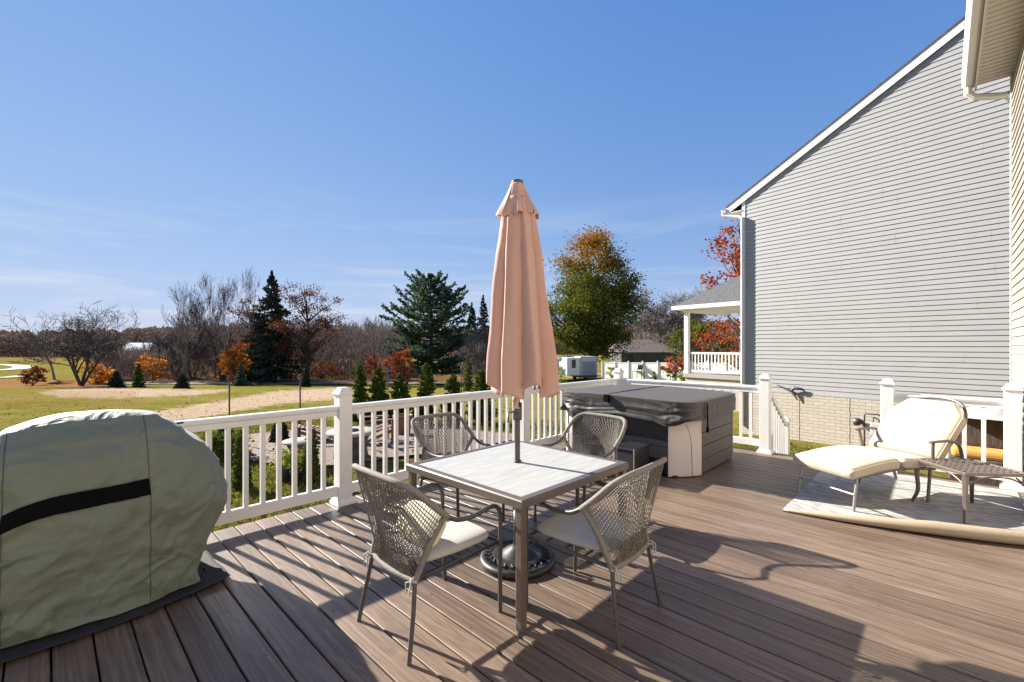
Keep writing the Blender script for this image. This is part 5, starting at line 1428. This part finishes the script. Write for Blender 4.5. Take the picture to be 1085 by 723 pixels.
mass('russet_undergrowth', [(150, 205, 380, 372), (205, 350, 370, 372), (350, 420, 384, 382)], 72, 90, 1300, 'brown', .30, 5, 'russet leafy undergrowth among the trunks')

# --- young evergreens behind the rail, shrubs and planters
lbs = ['young arborvitae just right of the tall white post', 'second young arborvitae from the white post', 'young arborvitae below the red maple', 'young arborvitae under the white pine', 'short young arborvitae left of the umbrella hem', 'young arborvitae partly behind the umbrella hem']
for i, (px, yt, w_) in enumerate([(381, 387, .6), (401, 390, .8), (424, 396, .85), (451, 386, .8), (480, 398, .8), (511, 392, .9)]):
    conifer('young_arborvitae', px, 14.5, hpx(yt, 14.5), w_, 'arbor', lbs[i], cat='shrub', seed=100 + i, n=8000, leaf=.08, base=.02, power=.42, droop=-.5, whorl=22, arms=11, ragged=.22, group='row of young arborvitae beyond the railing')
for i, (px, d, yt, w_, lm, lb) in enumerate([(256, 6.9, 462, .26, 'arbor', 'narrow arborvitae close to the deck, left of the post'), (330, 7.2, 455, .26, 'arbor', 'narrow arborvitae close to the deck, just left of the tall post'), (239, 9.4, 449, .40, 'spruce', 'dark low conifer on the lawn left of the gravel'), (296, 10.4, 446, .40, 'spruce', 'dark column conifer at the gravel edge')]):
    conifer('column_conifer', px, d, hpx(yt, d), w_, lm, lb, cat='shrub', seed=120 + i, n=5200, leaf=.045 if i < 2 else .06, base=.0, power=.30, droop=-.2, whorl=30, arms=10, ragged=.14)
tree('shrub', 239, 8.8, .55, .8, 'arbor', 'low dark green mounded shrub in front of the dark conifer', cat='shrub', n=2400, clumps=36, leaf=.05, base=.05, seed=130)
for i, (px, d, yt, w_, lm, lb) in enumerate([(596, 26, 390, 1.0, 'lime', 'leafy green shrub left of the grey trailer'), (648, 20, 376, .8, 'lime', 'slim yellow green sapling in front of the white fence'), (693, 33, 394, .5, 'arbor', 'tiny evergreen before the white fence'), (711, 20, 390, .8, 'arbor', 'green shrub by the white fence near the porch'), (722, 22, 386, .8, 'lime', 'green and red leafy shrub beside the porch post')]):
    tree('garden_shrub', px, d, hpx(yt, d), w_, lm, lb, cat='shrub', n=1300, clumps=32, leaf=.09, base=.12, shape='egg', seed=140 + i, gap=.3)
tree('red_shrub', 716, 40, hpx(376, 40), 2.4, 'red', 'red leaved shrub above the white fence', cat='shrub', n=1200, clumps=30, leaf=.16, base=.3, seed=150)
def leafy(p, r_, h, n, lm, parent, leaf=.05, seed=1):
    rng = np.random.default_rng(seed); c = rng.normal(size=(n, 3)) * np.array([r_ * .5, r_ * .5, h * .33]) + np.array([0, 0, h * .5]); c[:, 2] = np.abs(c[:, 2]) 
    v, f = leaf_quads(c + np.array(p), leaf, rng); npmesh('foliage', v, f, LM[lm], parent)
q = pot(gz(303, 7.3), .13, .26, 'black pot of yellow green foliage below the small pale table', M['terracotta']); leafy((0, 0, .26), .17, .26, 420, 'lime', q, .05, 2)
q = pot(gz(315, 7.2), .12, .24, 'dark planter of lime foliage beside the black pot', M['terracotta']); leafy((0, 0, .24), .15, .24, 380, 'lime', q, .045, 3)
pot(gz(427, 11.5), .24, .55, 'tall terracotta urn on the gravel beyond the railing', M['wood_brown'], name='urn')
pot(gz(405, 13.2), .2, .35, 'black pot at the far edge of the gravel', M['terracotta'])
pot(gz(448, 12.6), .17, .3, 'small brown pot among the young arborvitae', M['wood_brown'])
rng = np.random.default_rng(77); n = 3000
d = 5 + 45 * rng.uniform(0, 1, n) ** 1.6; px = rng.uniform(-60, 960, n); lat = (px - 542.5) / F * d
X_ = d * CT + lat * ST; Y_ = d * ST - lat * CT; keep = ((Y_ > 4.5) | (X_ > 7.5)) & (X_ < 30) & ~((X_ > 11.3) & (Y_ < 4.0)); X_, Y_ = X_[keep], Y_[keep]
c = np.stack([X_, Y_, np.array([ground_h(a, b_) for a, b_ in zip(X_, Y_)]) + .09], 1); v, f = leaf_quads(c, .07, rng, flat=.7)
tag(npmesh('fallen_leaves', v, f, LM['brown']), 'scattered brown fallen leaves on the lawn', 'leaves', kind='stuff')
# grass near the deck
rng = np.random.default_rng(9); n = 60000
d = rng.uniform(4.6, 15, n); px = rng.uniform(120, 900, n); lat = (px - 542.5) / F * d
X_ = d * CT + lat * ST; Y_ = d * ST - lat * CT
keep = ((Y_ > 4.5) | (X_ > 7.4)) & (X_ < 11.6)
px_g = (lat + 3.4) / 3.3; pd_g = (d - 10.6) / 2.3; keep &= ((px_g ** 2 + pd_g ** 2) > 1.05)
X_, Y_ = X_[keep], Y_[keep]; n = len(X_)
Z_ = np.array([ground_h(a, c) for a, c in zip(X_, Y_)]) + .03
h = rng.uniform(.02, .065, n); a = rng.uniform(0, 2 * np.pi, n); wv = .012
v = np.empty((n, 4, 3)); base_ = np.stack([X_, Y_, Z_], 1); sd_ = np.stack([np.cos(a), np.sin(a), 0 * a], 1) * wv; tp = np.stack([rng.normal(size=n) * .03, rng.normal(size=n) * .03, h], 1)
v[:, 0] = base_ - sd_; v[:, 1] = base_ + sd_; v[:, 2] = base_ + tp + sd_ * .3; v[:, 3] = base_ + tp - sd_ * .3
o = npmesh('grass', v.reshape(-1, 3), np.arange(4 * n).reshape(-1, 4), LM['grass']); tag(o, 'short lawn grass around the deck', 'grass', kind='stuff')

# ================================================================ FAR OBJECTS
# garden poles
for i, (px, d, yt, lb) in enumerate([(243, 10.2, 402, 'tall thin black pole in the lawn behind the covered grill'), (318, 10.8, 399, 'thin black pole in the lawn left of the tall railing post'), (411, 16, 392, 'thin black pole between the young arborvitae'), (489, 17, 390, 'thin black pole near the light green cone shrub')]):
    p = gz(px, d); h = EYE - (yt - 367) * d / F - p.z
    r_ = thing('garden_pole', lb, 'pole', p, group='black garden poles in the lawn')
    b = MB(); b.tube([(0, 0, -.1), (0, 0, h)], .018, 6); b.build('pole', M['metal_dark'], r_)
    b = MB(); b.lathe([(0, h - .01), (.035, h - .01), (.03, h + .03), (.0, h + .06)], n=10); b.build('pole_top', M['black'], r_)
# white fence
fn_ = thing('white_fence', 'long white vinyl privacy fence in front of the distant house', 'fence')
fa, fb = at(638, 46), at(790, 36.5); nseg = 9
for k in range(nseg + 1):
    p = fa.lerp(fb, k / nseg); g_ = ground_h(p.x, p.y)
    b = MB(); b.box2((p.x - .065, p.y - .065, g_ - .2), (p.x + .065, p.y + .065, g_ + 1.88)); b.lathe([(.10, 0), (.10, .03), (0, .09)], c=(p.x, p.y, g_ + 1.88), n=4); b.build('fence_post', M['cap'], fn_)
    if k < nseg:
        q = fa.lerp(fb, (k + 1) / nseg); g2 = ground_h(q.x, q.y); u = (q - p); u.z = 0; u.normalize(); s_ = Vector((-u.y, u.x, 0))
        b = MB(); a_ = p + u * .07; e_ = q - u * .07
        for (z0_, z1_, t_) in ((.05, 1.78, .012), (1.70, 1.80, .03), (.03, .16, .03)):
            b.add([a_ + s_ * t_ + Vector((0, 0, g_ + z0_)), e_ + s_ * t_ + Vector((0, 0, g2 + z0_)), e_ + s_ * t_ + Vector((0, 0, g2 + z1_)), a_ + s_ * t_ + Vector((0, 0, g_ + z1_)), a_ - s_ * t_ + Vector((0, 0, g_ + z0_)), e_ - s_ * t_ + Vector((0, 0, g2 + z0_)), e_ - s_ * t_ + Vector((0, 0, g2 + z1_)), a_ - s_ * t_ + Vector((0, 0, g_ + z1_))], [(0, 1, 2, 3), (7, 6, 5, 4), (0, 4, 5, 1), (3, 2, 6, 7), (0, 3, 7, 4), (1, 5, 6, 2)])
        b.build('fence_panel', M['fence_white'], fn_)
# two small metal chairs by the fence
for i, px in enumerate((675, 684)):
    p = gz(px, 43); r_ = thing('lawn_chair', ('dark metal lawn chair upright against the white fence', 'dark folding recliner left open by the white fence')[i], 'chair', p, TH - R(90) + R(30 - 200 * i))
    b = MB(); b.box((0, 0, .95), (.6, .6, .05)); b.build('seat', M['metal_dark'], r_)
    b = MB(); b.tube([(-.28, -.3, .95), (-.28, -.42 - .3 * i, 1.65), (.28, -.42 - .3 * i, 1.65), (.28, -.3, .95)], .03, 5); b.box((0, -.38 - .16 * i, 1.35), (.5, .04, .45)); b.build('backrest', M['metal_dark'], r_)
    for sx in (-1, 1):
        for sy in (-1, 1):
            b = MB(); b.tube([(sx * .28, sy * .28, .95), (sx * .3, sy * .3, 0)], .025, 5); b.build('leg', M['metal_dark'], r_)
# grey trailer
p = gz(615, 48); tl = thing('cargo_trailer', 'grey enclosed trailer with a lettered end panel beside the white fence', 'trailer', p, TH - R(90) + R(14))
b = MB(); b.cbox((-.0, 0, .6), (1.95, 5, 2.62), .05); b.build('body', M['greybox'], tl)
b = MB(); b.cbox((-1.5, .1, .6), (-.002, 4.9, 2.5), .05); b.build('side_body', M['white_trim'], tl)
b = MB(); b.cbox((.25, -.03, .75), (1.7, -.004, 2.05), .01); b.build('door', mat('trailer_door', (.27, .28, .31), .6), tl)
b = MB(); b.box2((.2, -.03, 2.18), (1.75, -.004, 2.46)); b.build('sign_strip', M['white_trim'], tl)
b = MB()
for k in range(6): b.box2((.32 + k * .23, -.045, 2.24), (.46 + k * .23, -.032, 2.40))
b.build('lettering', M['greybox'], tl)
b = MB(); b.cbox((-.95, .06, 1.4), (-.5, .098, 2.3), .02); b.build('window', M['glass'], tl)
for x in (.3, 1.6):
    b = MB(); b.lathe([(0, -.12), (.3, -.12), (.3, .12), (0, .12)], n=16); w_ = b.build('wheel', M['black'], tl); w_.rotation_euler = (0, R(90), 0); w_.location = (x, 2.4, .3)
b = MB(); b.box2((.05, .1, .35), (1.9, 4.9, .598)); b.build('chassis', M['metal_dark'], tl)
# distant houses
def far_house(px, d, w_, dep, hw_, hr, lb, wallm, roofm, rz=0, nwin=3, dark=True):
    p = gz(px, d); r_ = thing('distant_house', lb, 'house', p, TH - R(90) + rz)
    b = MB(); b.box2((-w_ / 2, 0, -.3), (w_ / 2, dep, hw_)); b.build('wall', wallm, r_)
    b = MB(); o_ = .5
    v_ = [(-w_ / 2 - o_, -o_, hw_), (w_ / 2 + o_, -o_, hw_), (w_ / 2 + o_, dep / 2, hw_ + hr), (-w_ / 2 - o_, dep / 2, hw_ + hr), (-w_ / 2 - o_, dep + o_, hw_), (w_ / 2 + o_, dep + o_, hw_)]
    b.add(v_, [(0, 1, 2, 3), (3, 2, 5, 4), (0, 3, 4), (1, 5, 2), (0, 4, 5, 1)]); b.build('roof', roofm, r_)
    for k in range(nwin):
        x = -w_ / 2 + w_ * (k + .5) / nwin; b = MB(); b.cbox((x - .55, -.06, hw_ * .35), (x + .55, -.004, hw_ * .85), .02); b.build('window', M['glass'], r_)
    return r_
far_house(704, 78, 15, 9, 2.9, 2.3, 'low ranch house with brown roof beyond the white fence', M['tubpanel'], M['brown_shingle'], nwin=5)
far_house(741, 90, 5, 6, 4.2, 2.0, 'small house with teal gable seen through the porch posts', mat('teal_paint', (.12, .25, .22), .7), M['shingle'], R(30), 2)
far_house(143, 140, 6.0, 10, 3.9, 2.4, 'white roofed barn beyond the bare trees at left', M['white_trim'], M['white_trim'], R(25), 2)
# parked cars by the road
def car(px, d, colr, lb, rz):
    r_ = thing('parked_car', lb, 'car', gz(px, d) + Vector((0, 0, .1)), rz, 'cars parked under the white pine')
    m = mat('car_paint', colr, .3, metal=.3, coat=.5)
    sd__ = [(-2.2, .35), (-2.25, .75), (-1.5, .88), (-.8, 1.42), (.7, 1.45), (1.35, .95), (2.1, .85), (2.25, .6), (2.2, .35)]
    b = MB(); b.prism([(x, z) for x, z in sd__], (Vector((0, -.85, 0)), Vector((1, 0, 0)), Vector((0, 0, 1))), (Vector((0, .85, 0)), Vector((1, 0, 0)), Vector((0, 0, 1)))); b.build('body', m, r_)
    for s in (-1, 1):
        b = MB(); b.add([(x, s * .856, z) for x, z in ((-1.3, .92), (-.72, 1.34), (.62, 1.37), (1.1, .95))], [(0, 1, 2, 3)]); b.build('window', M['glass'], r_)
        for x in (-1.4, 1.4):
            b = MB(); b.lathe([(0, -.1), (.33, -.1), (.33, .1), (0, .1)], n=16); q = b.build('wheel', M['black'], r_); q.rotation_euler = (R(90), 0, 0); q.location = (x, s * .80, .33)
    return r_
car(412, 66.5, (.25, .3, .4), 'blue grey car parked at the road left of the white pine trunk', TH - R(90) + R(8))
car(440, 68, (.08, .1, .16), 'dark car parked in front of the white pine trunk', TH - R(90) - R(5))
# power line
pl_ = thing('power_line', 'overhead utility wires on wooden poles along the far road', 'power line')
ends = [(-140, 80), (289, 74), (700, 84), (1000, 95)]
for px, d in ends:
    p = gz(px, d); b = MB(); b.tube([p, p + Vector((0, 0, 7.6))], [.15, .11], 8); b.box(p + Vector((0, 0, 7.0)), (1.8, .1, .1), rz=TH); b.build('utility_pole', M['wood_bark'], pl_)
for dz in (7.05, 5.6):
    for (a_, da), (c_, dc) in zip(ends, ends[1:]):
        P, Q = gz(a_, da) + Vector((0, 0, dz)), gz(c_, dc) + Vector((0, 0, dz))
        pts = [P.lerp(Q, k / 24) - Vector((0, 0, 1.2 * 4 * (k / 24) * (1 - k / 24) * .8)) for k in range(25)]
        b = MB(); b.tube(pts, .016, 4); b.build('wire', M['wire'], pl_)
# wicker cabinet beyond the short rail
p = at(1052, 6.35); cb = thing('patio_cabinet', 'brown wicker cabinet with grey fabric cover and orange cushion behind the short railing', 'cabinet', (p.x + .1, p.y - .0, G0))
b = MB(); b.cbox((-.3, -.45, 0), (.3, .45, .62), .02); b.build('cabinet_base', M['wood_bark'], cb)
b = MB(); b.cbox((.1, -.44, .76), (.3, .44, 1.18), .02); b.build('cabinet_back', M['wood_bark'], cb)
b = MB(); b.cbox((-.28, -.42, .625), (.28, .42, .74), .04); b.build('cushion', M['orange_cloth'], cb)
b = MB(); b.grid(lambda u, v: Vector((-.34 + .68 * u, -.5 + 1.0 * v, 1.20 + .16 * math.sin(math.pi * u) * math.sin(math.pi * v) + .02 * noise.noise(Vector((u * 5, v * 5, 0))))), 24, 24); b.build('fabric_cover', M['greybox'], cb)
